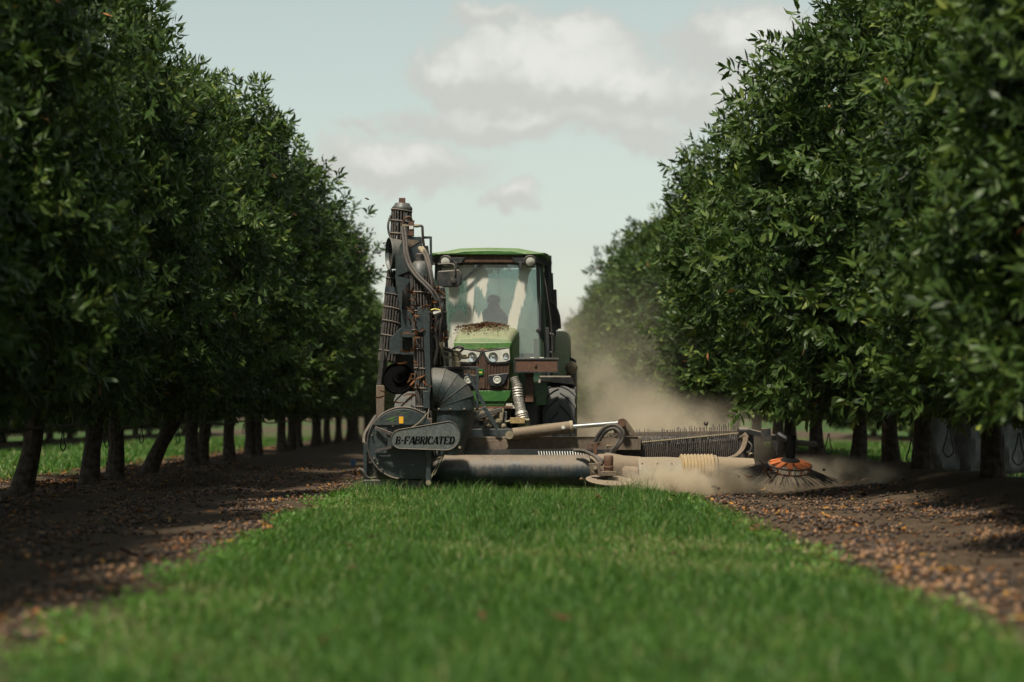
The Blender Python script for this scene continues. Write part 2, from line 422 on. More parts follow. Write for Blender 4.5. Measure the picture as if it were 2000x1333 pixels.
# glass with wiped and unwiped dust
def make_glass(name, tint, streaks):
    m, t, out = new_mat(name)
    tr = N(t, 'ShaderNodeBsdfTransparent'); tr.inputs[0].default_value = (*tint, 1)
    gl = N(t, 'ShaderNodeBsdfGlossy', inp={'Roughness': 0.04}); gl.inputs[0].default_value = (0.9, 0.95, 0.95, 1)
    fr = N(t, 'ShaderNodeFresnel', inp={'IOR': 1.5})
    mx = N(t, 'ShaderNodeMixShader'); L(t, math_node(t, 'ADD', fr.outputs[0], 0.10), mx.inputs[0]); L(t, tr.outputs[0], mx.inputs[1]); L(t, gl.outputs[0], mx.inputs[2])
    df = N(t, 'ShaderNodeBsdfDiffuse'); df.inputs[0].default_value = (0.92, 0.89, 0.78, 1)  # dust made whiter, so pale reflections on the pane are painted in too
    tl = N(t, 'ShaderNodeBsdfTranslucent'); tl.inputs[0].default_value = (0.92, 0.89, 0.78, 1)
    dd = N(t, 'ShaderNodeMixShader', inp={0: 0.45}); L(t, df.outputs[0], dd.inputs[1]); L(t, tl.outputs[0], dd.inputs[2])
    tc = N(t, 'ShaderNodeTexCoord')
    mask = None
    if streaks:
        mp = N(t, 'ShaderNodeMapping'); mp.inputs['Scale'].default_value = (30.0, 1.0, 2.2); L(t, tc.outputs['Object'], mp.inputs['Vector'])
        ns = N(t, 'ShaderNodeTexNoise', inp={'Scale': 1.0, 'Detail': 4.0, 'Roughness': 0.6}); L(t, mp.outputs[0], ns.inputs['Vector'])
        wv = vmath(t, 'MULTIPLY', vmath(t, 'SUBTRACT', ns.outputs['Color'], (0.5, 0.5, 0.5)).outputs[0], (0.05, 0.0, 0.34))
        pos = vmath(t, 'ADD', tc.outputs['Object'], wv.outputs[0])
        # dry patches the wiper missed: x, z, half width, half height
        for (x, z, rx, rz, w) in streaks:
            d = vmath(t, 'MULTIPLY', vmath(t, 'SUBTRACT', pos.outputs[0], (x, 0, z)).outputs[0], (1 / rx, 0.0, 1 / rz))
            ln = N(t, 'ShaderNodeVectorMath', operation='LENGTH'); L(t, d.outputs[0], ln.inputs[0])
            k = math_node(t, 'MULTIPLY', smooth(t, math_node(t, 'SUBTRACT', 1.3, ln.outputs['Value']), 0.0, 0.45), w)
            mask = k if mask is None else math_node(t, 'MAXIMUM', mask, k)
    nz = N(t, 'ShaderNodeTexNoise', inp={'Scale': 4.0, 'Detail': 6.0}); L(t, tc.outputs['Object'], nz.inputs['Vector'])
    film = math_node(t, 'MULTIPLY', nz.outputs[0], 0.22)
    mask = film if mask is None else math_node(t, 'MAXIMUM', mask, film)
    fin = N(t, 'ShaderNodeMixShader'); L(t, mask, fin.inputs[0]); L(t, mx.outputs[0], fin.inputs[1]); L(t, dd.outputs[0], fin.inputs[2])
    L(t, fin.outputs[0], out.inputs['Surface'])
    return m

# ------------------------------------------------------------------ ground
ROW_L, ROW_R, ROW_GAP = -5.1, 5.30, 10.4
GL, GR = -1.74, 2.04                 # edges of the grass lane
def wig(y, s=0.0):
    return 0.07 * np.sin(y * 1.7 + s) + 0.06 * np.sin(y * 3.9 + 1.3 + s) + 0.05 * np.sin(y * 8.7 + 2.1 * s)
def gz(x, y):
    x = np.asarray(x, dtype=float); y = np.asarray(y, dtype=float)
    z = 0.27 * np.exp(-((x - 5.35) / 1.05) ** 2) + 0.07 * np.exp(-((x - ROW_L) / 0.9) ** 2)
    z = z + 0.12 * np.exp(-((x - ROW_L + ROW_GAP) / 0.9) ** 2) * (x < -9) + 0.15 * np.exp(-((x - ROW_R - ROW_GAP) / 0.9) ** 2)
    z = z + 0.035 * np.exp(-((x - 5.35) / 1.4) ** 2) * np.sin(y * 1.9) * np.sin(y * 0.7 + 1)
    bare = ((x < GL - 0.2) | (x > GR + 0.2))
    z = z + bare * (0.012 * np.sin(x * 5.1 + 0.4 * np.sin(y * 0.9)) + 0.010 * np.sin(y * 2.3 + x * 3.1) + 0.006 * np.sin(y * 7.1 - x * 6.3))
    return z
def grid(xs, ys, zf):
    X, Y = np.meshgrid(xs, ys); Z = zf(X, Y)
    v = np.stack([X, Y, Z], -1).reshape(-1, 3)
    nx, ny = len(xs), len(ys)
    i = (np.arange(ny - 1)[:, None] * nx + np.arange(nx - 1)[None, :]).ravel()
    loops = np.stack([i, i + 1, i + nx + 1, i + nx], -1).ravel()
    return v, loops, np.full((nx - 1) * (ny - 1), 4)
xs = np.unique(np.concatenate([np.linspace(-900, -40, 10), np.linspace(-40, -8, 40), np.linspace(-8, 8, 150), np.linspace(8, 40, 40), np.linspace(40, 900, 10)]))
ys = np.unique(np.concatenate([np.linspace(-300, 0, 8), np.linspace(0, 6, 8), np.linspace(6, 42, 230), np.linspace(42, 120, 60), np.linspace(120, 2500, 14)]))
v, l, t_ = grid(xs, ys, gz)

m_soil, t, out = new_mat("orchard_soil")
b = N(t, 'ShaderNodeBsdfPrincipled', inp={'Roughness': 0.95, 'Specular IOR Level': 0.15})
tc = N(t, 'ShaderNodeTexCoord')
n1 = N(t, 'ShaderNodeTexNoise', inp={'Scale': 0.9, 'Detail': 8.0, 'Roughness': 0.7}); n2 = N(t, 'ShaderNodeTexNoise', inp={'Scale': 22.0, 'Detail': 6.0, 'Roughness': 0.7})
n3 = N(t, 'ShaderNodeTexVoronoi', inp={'Scale': 45.0})
for q in (n1, n2, n3): L(t, tc.outputs['Object'], q.inputs['Vector'])
c1 = mix_col(t, smooth(t, n1.outputs[0], 0.35, 0.65), (0.050, 0.035, 0.023), (0.092, 0.066, 0.043))
c2 = mix_col(t, smooth(t, n2.outputs[0], 0.3, 0.7), (0.028, 0.019, 0.012), (0.115, 0.083, 0.054))
L(t, mix_col(t, 0.5, c1, c2), b.inputs['Base Color'])
bp = N(t, 'ShaderNodeBump', inp={'Strength': 0.9, 'Distance': 0.03})
L(t, math_node(t, 'ADD', n2.outputs[0], math_node(t, 'MULTIPLY', n3.outputs['Distance'], 0.5)), bp.inputs['Height']); L(t, bp.outputs[0], b.inputs['Normal'])
L(t, b.outputs[0], out.inputs['Surface'])
ground = link("ground", np_mesh("ground", v, l, t_, smooth_=True), m_soil)
tag(ground, "bare brown orchard soil running under the tree rows", kind='structure')

M_TURF = plain("turf_soil", (0.048, 0.062, 0.022), 0.95, var=0.4, scale=2.0, spec=0.1)
M_FARTURF = plain("far_turf", (0.030, 0.066, 0.014), 0.95, var=0.4, scale=0.6, spec=0.1)
def lane(name, label, x0, x1, y0, y1, step, seed, mat=None):
    yy = np.arange(y0, y1, step); us = np.linspace(0, 1, 12)
    rows = []
    for y in yy:
        a = x0 + wig(y, seed); b_ = x1 + wig(y, seed + 2.0)
        x = a + (b_ - a) * us
        rows.append(np.stack([x, np.full(12, y), gz(x, np.full(12, y)) + 0.008], -1))
    v = np.concatenate(rows); ny = len(yy)
    i = (np.arange(ny - 1)[:, None] * 12 + np.arange(11)[None, :]).ravel()
    loops = np.stack([i, i + 1, i + 13, i + 12], -1).ravel()
    o = link(name, np_mesh(name, v, loops, np.full(11 * (ny - 1), 4), smooth_=True), mat or M_TURF)
    return tag(o, label, kind='structure')
lane("grass_lane", "mown green lane between the two tree rows", GL, GR, 3, 140, 0.25, 0.0)
lane("grass_lane", "green lane seen between the dark trunks of the near row", ROW_L - 7.6, ROW_L - 1.75, 10, 160, 0.4, 3.0)
lane("grass_lane", "green lane beyond the row with the sweeping brush under it", ROW_R + 2.0, ROW_R + 8.0, 10, 160, 0.4, 5.0)

lane("grass_lane", "far green ground beyond the second row on the left", -90.0, ROW_L - ROW_GAP - 1.6, 20, 420, 2.0, 3.0, M_FARTURF)
lane("grass_lane", "far green ground beyond the second row on the right", ROW_R + ROW_GAP + 1.6, 90.0, 20, 420, 2.0, 5.0, M_FARTURF)

def blades(n, x0, x1, y0, y1, h0, h1, w, seed, ypow=1.0, edge=0.20, clump=True):
    y = y0 + (y1 - y0) * rng.random(n) ** ypow
    a = x0 + wig(y, seed) - edge * rng.random(n) ** 2; b_ = x1 + wig(y, seed + 2.0) + edge * rng.random(n) ** 2
    u = rng.random(n); x = a + (b_ - a) * u
    cl = np.sin(x * 2.3 + 1.7 * np.sin(y * 1.1)) * np.sin(y * 1.9 + 1.3 * np.sin(x * 1.5)) * 0.5 + 0.5 * np.sin(x * 6.1 + y * 4.7) * np.sin(y * 5.3 - x * 3.9)
    dry = np.clip(np.sin(x * 1.1 + 0.6) * np.sin(y * 0.47 + 0.5 * np.sin(x)) * 0.9 + 0.5 * np.sin(x * 2.9 + y * 1.3) * np.sin(y * 0.9 - 1.0), 0, 1) ** 1.5
    trk = np.exp(-((np.abs(x - 0.05) - 0.95) / 0.22) ** 2)
    h = (h0 + (h1 - h0) * rng.random(n) ** 1.5) * (1.0 + 0.38 * cl) * (1 - 0.50 * dry) * (1 - 0.35 * trk)
    # tall seed stalks here and there
    st = rng.random(n) < 0.02
    h = np.where(st, h * 1.7, h)
    edge_fall = np.clip(np.minimum(x - a, b_ - x) / 0.15, 0.35, 1.0); h = h * edge_fall
    ww = w * (0.7 + 0.6 * rng.random(n)) * np.where(st, 0.5, 1.0)
    az = rng.random(n) * 2 * np.pi; lean = (0.15 + 0.75 * rng.random(n)) * h
    az2 = rng.random(n) * 2 * np.pi
    dx, dy = np.cos(az2), np.sin(az2)
    z = gz(x, y) + 0.004
    base = np.stack([x, y, z], -1)
    side = np.stack([np.cos(az), np.sin(az), np.zeros(n)], -1) * ww[:, None] * 0.5
    ld = np.stack([dx, dy, np.zeros(n)], -1)
    up = np.array([0, 0, 1.0])
    mid = base + up * (h * 0.6)[:, None] + ld * (lean * 0.3)[:, None]
    tip = base + up * (h * np.sqrt(np.clip(1 - 0.45 * (lean / h) ** 2, .2, 1)))[:, None] + ld * lean[:, None]
    v = np.stack([base - side, base + side, mid + side * 0.8, mid - side * 0.8, tip], 1).reshape(-1, 3)
    k = np.arange(n)[:, None] * 5
    loops = np.concatenate([k + 0, k + 1, k + 2, k + 3, k + 3, k + 2, k + 4], 1).ravel()
    totals = np.tile([4, 3], n)
    tone = np.clip(0.46 + 0.27 * rng.standard_normal(n) + 0.16 * cl + 0.40 * dry + 0.08 * trk + np.where(st, 0.35, 0) - 0.16, 0, 1)
    return v, loops, totals, np.repeat(tone, 2)
def join_np(parts):
    vs, ls, ts, tn, b0 = [], [], [], [], 0
    for v, l, t, n in parts:
        vs.append(v); ls.append(l + b0); ts.append(t); tn.append(n); b0 += len(v)
    return np.concatenate(vs), np.concatenate(ls), np.concatenate(ts), np.concatenate(tn)
g_main = join_np([blades(104000, GL, GR, 7.2, 19.0, 0.035, 0.11, 0.0062, 0.0, 1.0),
                  blades(112000, GL, GR, 19.0, 29.5, 0.04, 0.13, 0.0075, 0.0, 0.9),
                  blades(2600, GL + .1, GR - .1, 26.2, 28.1, 0.13, 0.26, 0.0050, 0.0, 0.8),
                  blades(12000, GL, GR, 29.5, 40.0, 0.05, 0.12, 0.010, 0.0, 1.0)])
o = link("grass", np_mesh("grass", *g_main[:3], tone=g_main[3]), M_GRASS)
tag(o, "short green grass of the lane in front of the tractor", "grass", kind='stuff')
g_l = blades(42000, ROW_L - 7.4, ROW_L - 1.85, 24.0, 95.0, 0.07, 0.17, 0.020, 3.0, 1.3)
o = link("grass", np_mesh("grass", *g_l[:3], tone=g_l[3]), M_GRASS)
tag(o, "sunlit grass of the next lane behind the dark trunks", "grass", kind='stuff')
g_r = blades(22000, ROW_R + 2.1, ROW_R + 7.8, 24.0, 80.0, 0.07, 0.16, 0.020, 5.0, 1.3)
o = link("grass", np_mesh("grass", *g_r[:3], tone=g_r[3]), M_GRASS)
tag(o, "grass of the next lane glimpsed behind the sweeping brush", "grass", kind='stuff')

# broad-leaved weeds along the lane edge
def leaf_quads(pos, L0, W0, tilt, tone_lo, tone_hi):
    n = len(pos); az = rng.random(n) * 2 * np.pi
    ln = L0 * (0.6 + 0.8 * rng.random(n)); wd = W0 * (0.6 + 0.8 * rng.random(n))
    el = tilt * (rng.random(n) - 0.15)
    d = np.stack([np.cos(az) * np.cos(el), np.sin(az) * np.cos(el), np.sin(el)], -1)
    s = np.stack([-np.sin(az), np.cos(az), (rng.random(n) - 0.5) * 0.8], -1)
    p = pos; bend = np.array([0, 0, 1.0]) * (ln * 0.12 * rng.standard_normal(n))[:, None]
    mid = p + d * (ln * 0.5)[:, None] + bend; tip = p + d * ln[:, None]
    v = np.stack([p, mid + s * (wd * 0.5)[:, None], tip, mid - s * (wd * 0.5)[:, None]], 1).reshape(-1, 3)
    k = np.arange(n)[:, None] * 4
    loops = np.concatenate([k, k + 1, k + 2, k, k + 2, k + 3], 1).ravel()
    tone = tone_lo + (tone_hi - tone_lo) * rng.random(n)
    return v, loops, np.full(2 * n, 3), np.repeat(tone, 2)
def edge_pos(n, x0, spread, y0, y1, hz):
    y = y0 + (y1 - y0) * rng.random(n); x = x0 + wig(y, 0.0) + spread * rng.standard_normal(n)
    keep = np.sin(y * 2.1) * np.sin(y * 0.83 + 1) > -0.25
    x, y = x[keep], y[keep]
    return np.stack([x, y, gz(x, y) + 0.01 + hz * rng.random(len(x))], -1)
w_l = leaf_quads(edge_pos(3400, GL + 0.02, 0.09, 8, 28.3, 0.07), 0.045, 0.020, 1.0, 0.25, 0.75)
w_r = leaf_quads(edge_pos(1800, GR - 0.05, 0.10, 8, 28, 0.06), 0.05, 0.022, 1.0, 0.55, 0.98)
wj = join_np([w_l, w_r])
o = link("weeds", np_mesh("weeds", *wj[:3], tone=wj[3]), M_GRASS)
tag(o, "broad leaved weeds along both edges of the grass lane", "weeds", kind='stuff')

# fallen nuts, husks and leaves on the bare soil
def soil_pos(n, x0, x1, y0, y1, ypow=1.0, band=0.55):
    y = y0 + (y1 - y0) * rng.random(n * 3) ** ypow; x = x0 + (x1 - x0) * rng.random(n * 3)
    f = 0.5 + 0.55 * np.sin(x * 5.2 + 1.3 * np.sin(y * 0.55) + 0.4) + 0.45 * np.sin(y * 1.7 + x * 2.1 + 1.5 * np.sin(y * .6)) * np.sin(x * 3.3 - y * .8) + 0.42 * rng.standard_normal(n * 3)
    keep = np.argsort(-(f + band * rng.random(n * 3)))[:n]
    return x[keep], y[keep]
def ico(sub=1):
    bm = bmesh.new(); bmesh.ops.create_icosphere(bm, subdivisions=sub, radius=1.0)
    v = np.array([list(q.co) for q in bm.verts]); f = np.array([[q.index for q in k.verts] for k in bm.faces]); bm.free()
    return v, f
IV, IF = ico(1)
def nuts_mesh(x, y, tone):
    n = len(x); r = 0.0115 + 0.009 * rng.random(n)
    z = gz(x, y) + r * 0.75
    c = np.stack([x, y, z], -1)
    v = (c[:, None, :] + IV[None] * r[:, None, None] * np.array([1, 1, 0.92])).reshape(-1, 3)
    loops = (np.arange(n)[:, None, None] * len(IV) + IF[None]).ravel()
    return v, loops, np.full(n * len(IF), 3), np.repeat(tone, len(IF))
xr, yr = soil_pos(4700, GR + 0.10, 4.5, 9.5, 30.0, 0.9, 0.9)
xl, yl = soil_pos(5600, -5.6, GL - 0.12, 10.0, 42.0, 1.1, 0.7)
xq, yq = soil_pos(1500, ROW_L - 1.9, ROW_L - 0.6, 24, 55, 1.2)
x_all = np.concatenate([xr, xl, xq]); y_all = np.concatenate([yr, yl, yq])
tone_all = rng.random(len(x_all))
# the nuts that show largest: kept one by one
size = np.where((np.abs(x_all * FPX / y_all + 970 - 1000) < 960) & (y_all > 9.9), 1.0 / y_all, 0) * (tone_all > 0.5)
big = np.argsort(-size)[:300]
rest = np.setdiff1d(np.arange(len(x_all)), big)
nm = nuts_mesh(x_all[rest], y_all[rest], tone_all[rest])
o = link("fallen_nuts", np_mesh("fallen_nuts", *nm[:3], tone=nm[3], smooth_=True), M_NUT)
tag(o, "brown nuts and dark husks strewn over the bare soil", "nuts", kind='stuff')
nut_meshes = []
for k in range(4):
    q, fq = ico(2)
    q = q * (0.016 + 0.0015 * k) * (1 + 0.05 * rng.standard_normal((len(q), 1)))
    nut_meshes.append(np_mesh("fallen_nut", q, fq.ravel(), np.full(len(fq), 3), tone=np.full(len(fq), 0.60 + 0.12 * k), smooth_=True))
    nut_meshes[-1].materials.append(M_NUT)
for j, i in enumerate(big):
    o = bpy.data.objects.new("fallen_nut", nut_meshes[j % 4]); COL.objects.link(o)
    o.location = (x_all[i], y_all[i], float(gz(x_all[i], y_all[i])) + 0.013)
    side = x_all[i] > 0
    tag(o, "small brown nut on the soil beside the grass, in the strip with the orange brush" if side else "small brown nut on the shaded soil between grass and dark trunks", "nut", "fallen nuts on the sweeper side" if side else "fallen nuts under the shaded row")
lx1, ly1 = soil_pos(900, GR - 0.15, 4.6, 9.5, 31, 0.9, 1.6); lx2, ly2 = soil_pos(2000, -5.8, GL, 9.5, 45, 1.0, 1.6); lx3, ly3 = soil_pos(2600, ROW_L - 2.1, ROW_L - 0.3, 22, 70, 1.2, 1.6)
lx4 = GL + (GR - GL) * rng.random(70); ly4 = 8 + 19 * rng.random(70)
lx = np.concatenate([lx1, lx2, lx3, lx4]); ly = np.concatenate([ly1, ly2, ly3, ly4])
lt = leaf_quads(np.stack([lx, ly, gz(lx, ly) + np.where((lx > GL) & (lx < GR), 0.06, 0.012)], -1), 0.085, 0.028, 0.5, 0.0, 0.97)
lt[3][-140:] *= 0.6
o = link("fallen_leaves", np_mesh("fallen_leaves", *lt[:3], tone=lt[3]), M_LITTER)
tag(o, "yellow and brown fallen leaves scattered over the soil", "leaves", kind='stuff')

# clods of earth turned up on the soil
cx1 = np.concatenate([GR + .1 + 2.6 * rng.random(900), GL - .1 - 3.6 * rng.random(900)]); cy1 = np.concatenate([9.5 + 21 * rng.random(900), 9.5 + 28 * rng.random(900)])
cr1 = 0.008 + 0.022 * rng.random(1800) ** 2.5
cv = (np.stack([cx1, cy1, gz(cx1, cy1) + cr1 * .3], -1)[:, None, :] + IV[None] * cr1[:, None, None] * (0.65 + 0.7 * rng.random((1800, len(IV), 1))) * np.array([1.25, 1, .6])).reshape(-1, 3)
o = link("soil_clods", np_mesh("soil_clods", cv, (np.arange(1800)[:, None, None] * len(IV) + IF[None]).ravel(), np.full(1800 * len(IF), 3)), m_soil)
tag(o, "loose crumbs and clods of brown earth on the bare strips", "soil clods", kind='stuff')

# ------------------------------------------------------------------ trees
PROF = {'high': [.54, .76, .95, 1.0, .94, .80, .60, .38, .10], 'low': [.86, .97, 1.0, .98, .87, .71, .53, .34, .10]}
PROF_NOW = 'high'
def profile(t):
    return np.interp(t, [0, .05, .15, .35, .6, .78, .9, .97, 1.0], PROF[PROF_NOW])
def crown_mesh(seed, n_clump=500, per_clump=9, n_inner=850, per=14, R0=2.25, RY=1.82, zb=1.04, H=5.55):
    g = np.random.default_rng(seed)
    ks = g.normal(size=(9, 3)) * np.array([1.6, 1.6, 1.4]); ph = g.random(9) * 6.28; am = 0.075 * g.random(9) + 0.028
    def lump(p):
        s = np.zeros(len(p))
        for k, f, a in zip(ks, ph, am): s += a * np.sin(p @ k + f)
        return s
    def place(n, f_of):
        t = g.random(n * 3); t = t[g.random(n * 3) < profile(t)][:n]
        n = len(t); th = g.random(n) * 2 * np.pi
        f = f_of(n); z = zb + (H - zb) * t; rad = profile(t) * f
        p = np.stack([np.cos(th) * rad * R0, np.sin(th) * rad * RY, z], -1)
        lm = lump(p); p[:, :2] *= (1 + lm)[:, None]
        p[:, 2] = zb + (p[:, 2] - zb) * (1 + 0.25 * lm)
        dpr = (profile(np.clip(t + .03, 0, 1)) - profile(np.clip(t - .03, 0, 1))) / 0.06 * R0 / (H - zb)
        o = np.stack([np.cos(th), np.sin(th), np.clip(-dpr, -.3, 3)], -1); o /= np.linalg.norm(o, axis=1)[:, None]
        return p, o
    # leafy branch ends: each a tuft of shoots, with dark gaps between the tufts
    C, CO = place(n_clump, lambda n: np.clip(1 - np.abs(g.normal(size=n)) * 0.10, .6, 1.02))
    C += CO * (g.normal(size=len(C)) * 0.10)[:, None]
    nc = len(C); idx = np.repeat(np.arange(nc), per_clump); n1 = len(idx)
    size_ = (0.15 + 0.11 * g.random(nc))[idx]
    off = g.normal(size=(n1, 3)); off *= (size_ / 1.3)[:, None]
    p1 = C[idx] + off
    a1 = off / size_[:, None] * 0.75 + CO[idx] * 0.75 + np.array([0, 0, 0.42]) + g.normal(size=(n1, 3)) * 0.22
    I, IO = place(n_inner, lambda n: 0.25 + 0.62 * g.random(n))
    a2 = IO + g.normal(size=I.shape) * 0.6
    p = np.concatenate([p1, I]); ax = np.concatenate([a1, a2]); ax /= np.linalg.norm(ax, axis=1)[:, None]
    n = len(p)
    shell = np.concatenate([np.ones(n1, bool), np.zeros(len(I), bool)])
    out_ = (g.random(n) < 0.06) & shell
    p += ax * (np.where(out_, 0.05 + 0.20 * g.random(n), 0.0))[:, None]
    p[:, 2] = np.maximum(p[:, 2], zb - 0.10 + 0.08 * g.random(n))
    slen = 0.12 + 0.12 * g.random(n) + 0.08 * out_
    K = per
    u = np.tile(np.linspace(0.05, 1.0, K), (n, 1))
    ang = np.tile(np.arange(K) * 2.0944 + 0.5 * np.floor(np.arange(K) / 3), (n, 1)) + g.random((n, 1)) * 6.28 + g.normal(size=(n, K)) * 0.3
    open_ = np.radians(84 - 48 * u) + g.normal(size=(n, K)) * 0.2
    a3 = ax[:, None, :]
    ref = np.where(np.abs(ax[:, 2:3]) > 0.9, np.array([[1.0, 0, 0]]), np.array([[0, 0, 1.0]]))
    s = np.cross(ax, ref); s /= np.linalg.norm(s, axis=1)[:, None]; w = np.cross(ax, s)
    radial = s[:, None, :] * np.cos(ang)[..., None] + w[:, None, :] * np.sin(ang)[..., None]
    d = a3 * np.cos(open_)[..., None] + radial * np.sin(open_)[..., None]
    d[..., 2] -= 0.14; d /= np.linalg.norm(d, axis=2)[..., None]
    base = p[:, None, :] + a3 * (u * slen[:, None])[..., None]
    side = np.cross(d, a3); side /= (np.linalg.norm(side, axis=2)[..., None] + 1e-6)
    nrm = np.cross(side, d)
    ln = (0.108 + 0.072 * g.random((n, K))) * (0.75 + 0.35 * np.sin(np.pi * np.clip(u, 0.1, 0.9)))
    wd = ln * (0.25 + 0.09 * g.random((n, K)))
    twist = g.normal(size=(n, K)) * 0.5
    side = side * np.cos(twist)[..., None] + nrm * np.sin(twist)[..., None]
    curl = (g.normal(size=(n, K)) * 0.16 - 0.10) * ln
    def pt(a, wv, c): return base + d * (ln * a)[..., None] + side * (wd * wv)[..., None] + nrm * (curl * c)[..., None]
    vv = np.stack([pt(0.0, 0, 0), pt(0.36, 0.45, 0.7), pt(0.36, -0.45, 0.7), pt(0.70, 0.40, 0.6), pt(0.70, -0.40, 0.6), pt(1.0, 0, -0.4)], 2).reshape(-1, 3)
    m = n * K
    k = np.arange(m)[:, None] * 6
    loops = np.concatenate([k, k + 1, k + 2, k + 1, k + 3, k + 4, k + 2, k + 3, k + 5, k + 4], 1).ravel()
    totals = np.tile([3, 4, 3], m)
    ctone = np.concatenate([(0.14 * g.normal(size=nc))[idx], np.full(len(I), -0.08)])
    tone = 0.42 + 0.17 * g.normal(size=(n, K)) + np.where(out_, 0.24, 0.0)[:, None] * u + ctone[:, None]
    tone = np.clip(tone, 0, 0.98)
    dead = (g.random((n, K)) < 0.0010)
    tone[dead] = 0.992
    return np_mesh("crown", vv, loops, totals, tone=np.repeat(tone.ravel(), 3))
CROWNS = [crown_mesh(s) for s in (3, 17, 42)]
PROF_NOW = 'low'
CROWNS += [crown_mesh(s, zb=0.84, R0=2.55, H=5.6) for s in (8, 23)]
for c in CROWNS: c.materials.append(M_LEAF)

def trunk_mesh(seed, lean=0.0, leany=0.0):
    g = random.Random(seed)
    mb = MB()
    kx = 0.05 * (g.random() - .5)
    pts = [(0, 0, -0.12), (0.0, 0, 0.05), (lean * .45 + kx, leany * .4, 0.45), (lean, leany, 0.95), (lean + kx, leany, 1.5), (lean * .8, leany, 2.6), (lean * .6, leany, 4.2)]
    mb.tube(pts, 0.1, n=10, sub=3, radii=[0.21, 0.135, 0.105, 0.102, 0.09, 0.065, 0.025])
    return mb
def limb_mesh(seed, lean=0.0, leany=0.0):
    g = random.Random(seed * 3 + 1); mb = MB()
    a0 = g.random() * 6.28
    for i in range(8):
        a = a0 + i * 2.4; z0 = 0.85 + 0.28 * i
        r = 1.5 + 0.5 * g.random() - 0.1 * i
        c, s = math.cos(a), math.sin(a)
        mb.tube([(lean * .9, leany, z0), (lean + c * r * .35, leany + s * r * .35, z0 + .25 + .1 * g.random()), (c * r * .75, s * r * .75, z0 + .55), (c * r * 1.15, s * r * 1.05, z0 + 0.9 + .5 * g.random())], .03, n=6, sub=3, radii=[.05, .04, .028, .010])
    return mb
TRUNKS = []
for s in range(5):
    tm = trunk_mesh(s).build("trunk", M_BARK); lm = limb_mesh(s).build("limbs", M_BARK)
    TRUNKS.append((tm.data, lm.data)); bpy.data.objects.remove(tm); bpy.data.objects.remove(lm)
def lean_pair(lean, leany, s):
    tm = trunk_mesh(s, lean, leany).build("trunk", M_BARK); lm = limb_mesh(s, lean, leany).build("limbs", M_BARK)
    r = (tm.data, lm.data); bpy.data.objects.remove(tm); bpy.data.objects.remove(lm)
    return r
tr_rng = random.Random(5)
def tree(x, y, idx, label, group, pair=None, k=None, scale=None, rot=None, drop=0.0, height=None):
    root = empty("macadamia_tree", (x, y, float(gz(x, y))))
    tag(root, label, "tree", group)
    pr = pair or TRUNKS[idx % 5]
    link("trunk", pr[0], None, root); lb = link("limbs", pr[1], None, root)
    c = link("crown", CROWNS[(idx * 7 + idx // 3) % 3 if k is None else k], None, root)
    sc = scale or (0.80 + 0.30 * tr_rng.random())
    sh = (0.90 + 0.14 * tr_rng.random()) if height is None else height
    c.scale = (sc, sc, sh); lb.scale = (0.8 * sc, 0.8 * sc, 1.0)
    c.rotation_euler = (0, 0, tr_rng.random() * 6.28 if rot is None else rot)
    c.location = (0, 0, 1.05 * (1 - sh) - drop)
    return root
ORD = ["nearest", "second", "third", "fourth", "fifth", "sixth", "seventh", "eighth", "ninth", "tenth", "eleventh", "twelfth", "thirteenth", "fourteenth", "fifteenth", "sixteenth", "seventeenth", "eighteenth", "nineteenth", "twentieth",
       "twenty-first", "twenty-second", "twenty-third", "twenty-fourth", "twenty-fifth", "twenty-sixth", "twenty-seventh", "twenty-eighth", "twenty-ninth", "thirtieth", "thirty-first", "thirty-second", "thirty-third", "thirty-fourth", "thirty-fifth"]
left_y = [9.8, 13.2, 16.6, 19.9, 23.2, 26.5, 29.8, 32.6, 35.9, 39.8, 42.6, 46.1, 49.3, 52.7, 56.7] + [60.0 + 3.3 * k for k in range(18)]
LS = [.92, .88, .84, .82, .74, .80, .66, .80, 1.0, .60, 1.12, .66, 1.0, .68, .82, .70]
LH = [1.0, 1.0, 1.02, 1.0, .97, 1.03, .86, .97, 1.06, .70, 1.04, .74, 1.0, .76, .90, .78]
RS = [.95, .95, .92, .88, .90, 1.0, .70, .92, .66, .98, .80, .74, 1.06, .84, 1.06, 1.04, .86, 1.06, .9, 1.0]
RH = [1.0, 1.0, 1.0, 1.0, 1.0, 1.06, .82, 1.04, .76, 1.03, .84, .78, 1.03, .82, 1.02, 1.0, .84, 1.04, .88, 1.04]
for i, y in enumerate(left_y):
    pair = lean_pair(0.42, 0.0, 1) if i == 8 else (lean_pair(0.16, 0, 2) if i == 5 else (lean_pair(0.10, 0, 3) if i in (6, 10) else None))
    extra = ""
    tree(ROW_L + 0.10 * math.sin(i * 2.3), y, i, f"dense macadamia tree, {ORD[i]} from the camera in the row left of the tractor{extra}", "trees of the row left of the tractor", pair, scale=LS[i] if i < len(LS) else .68 + .14 * tr_rng.random(), height=LH[i] if i < len(LH) else .76 + .12 * tr_rng.random())
right_y = [9.2, 12.4, 15.6, 19.0, 22.4, 25.8, 29.6, 32.7, 36.0] + [39.6 + 3.35 * k for k in range(24)]
for i, y in enumerate(right_y):
    tree(ROW_R + 0.10 * math.sin(i * 1.7 + 1), y, i + 4, f"dense macadamia tree, {ORD[i]} from the camera in the row over the orange brush", "trees of the row right of the tractor", k=3 + (i * 5 // 3) % 2, scale=RS[i] if i < len(RS) else .80 + .2 * tr_rng.random(), height=RH[i] if i < len(RH) else None)
for i in range(16):
    tree(ROW_L - ROW_GAP, 60.0 + 4.0 * i, i + 2, f"far macadamia tree behind the grass seen between left trunks, {ORD[i]} in its row", "trees of the second row on the left", k=3 + i % 2, drop=0.38)
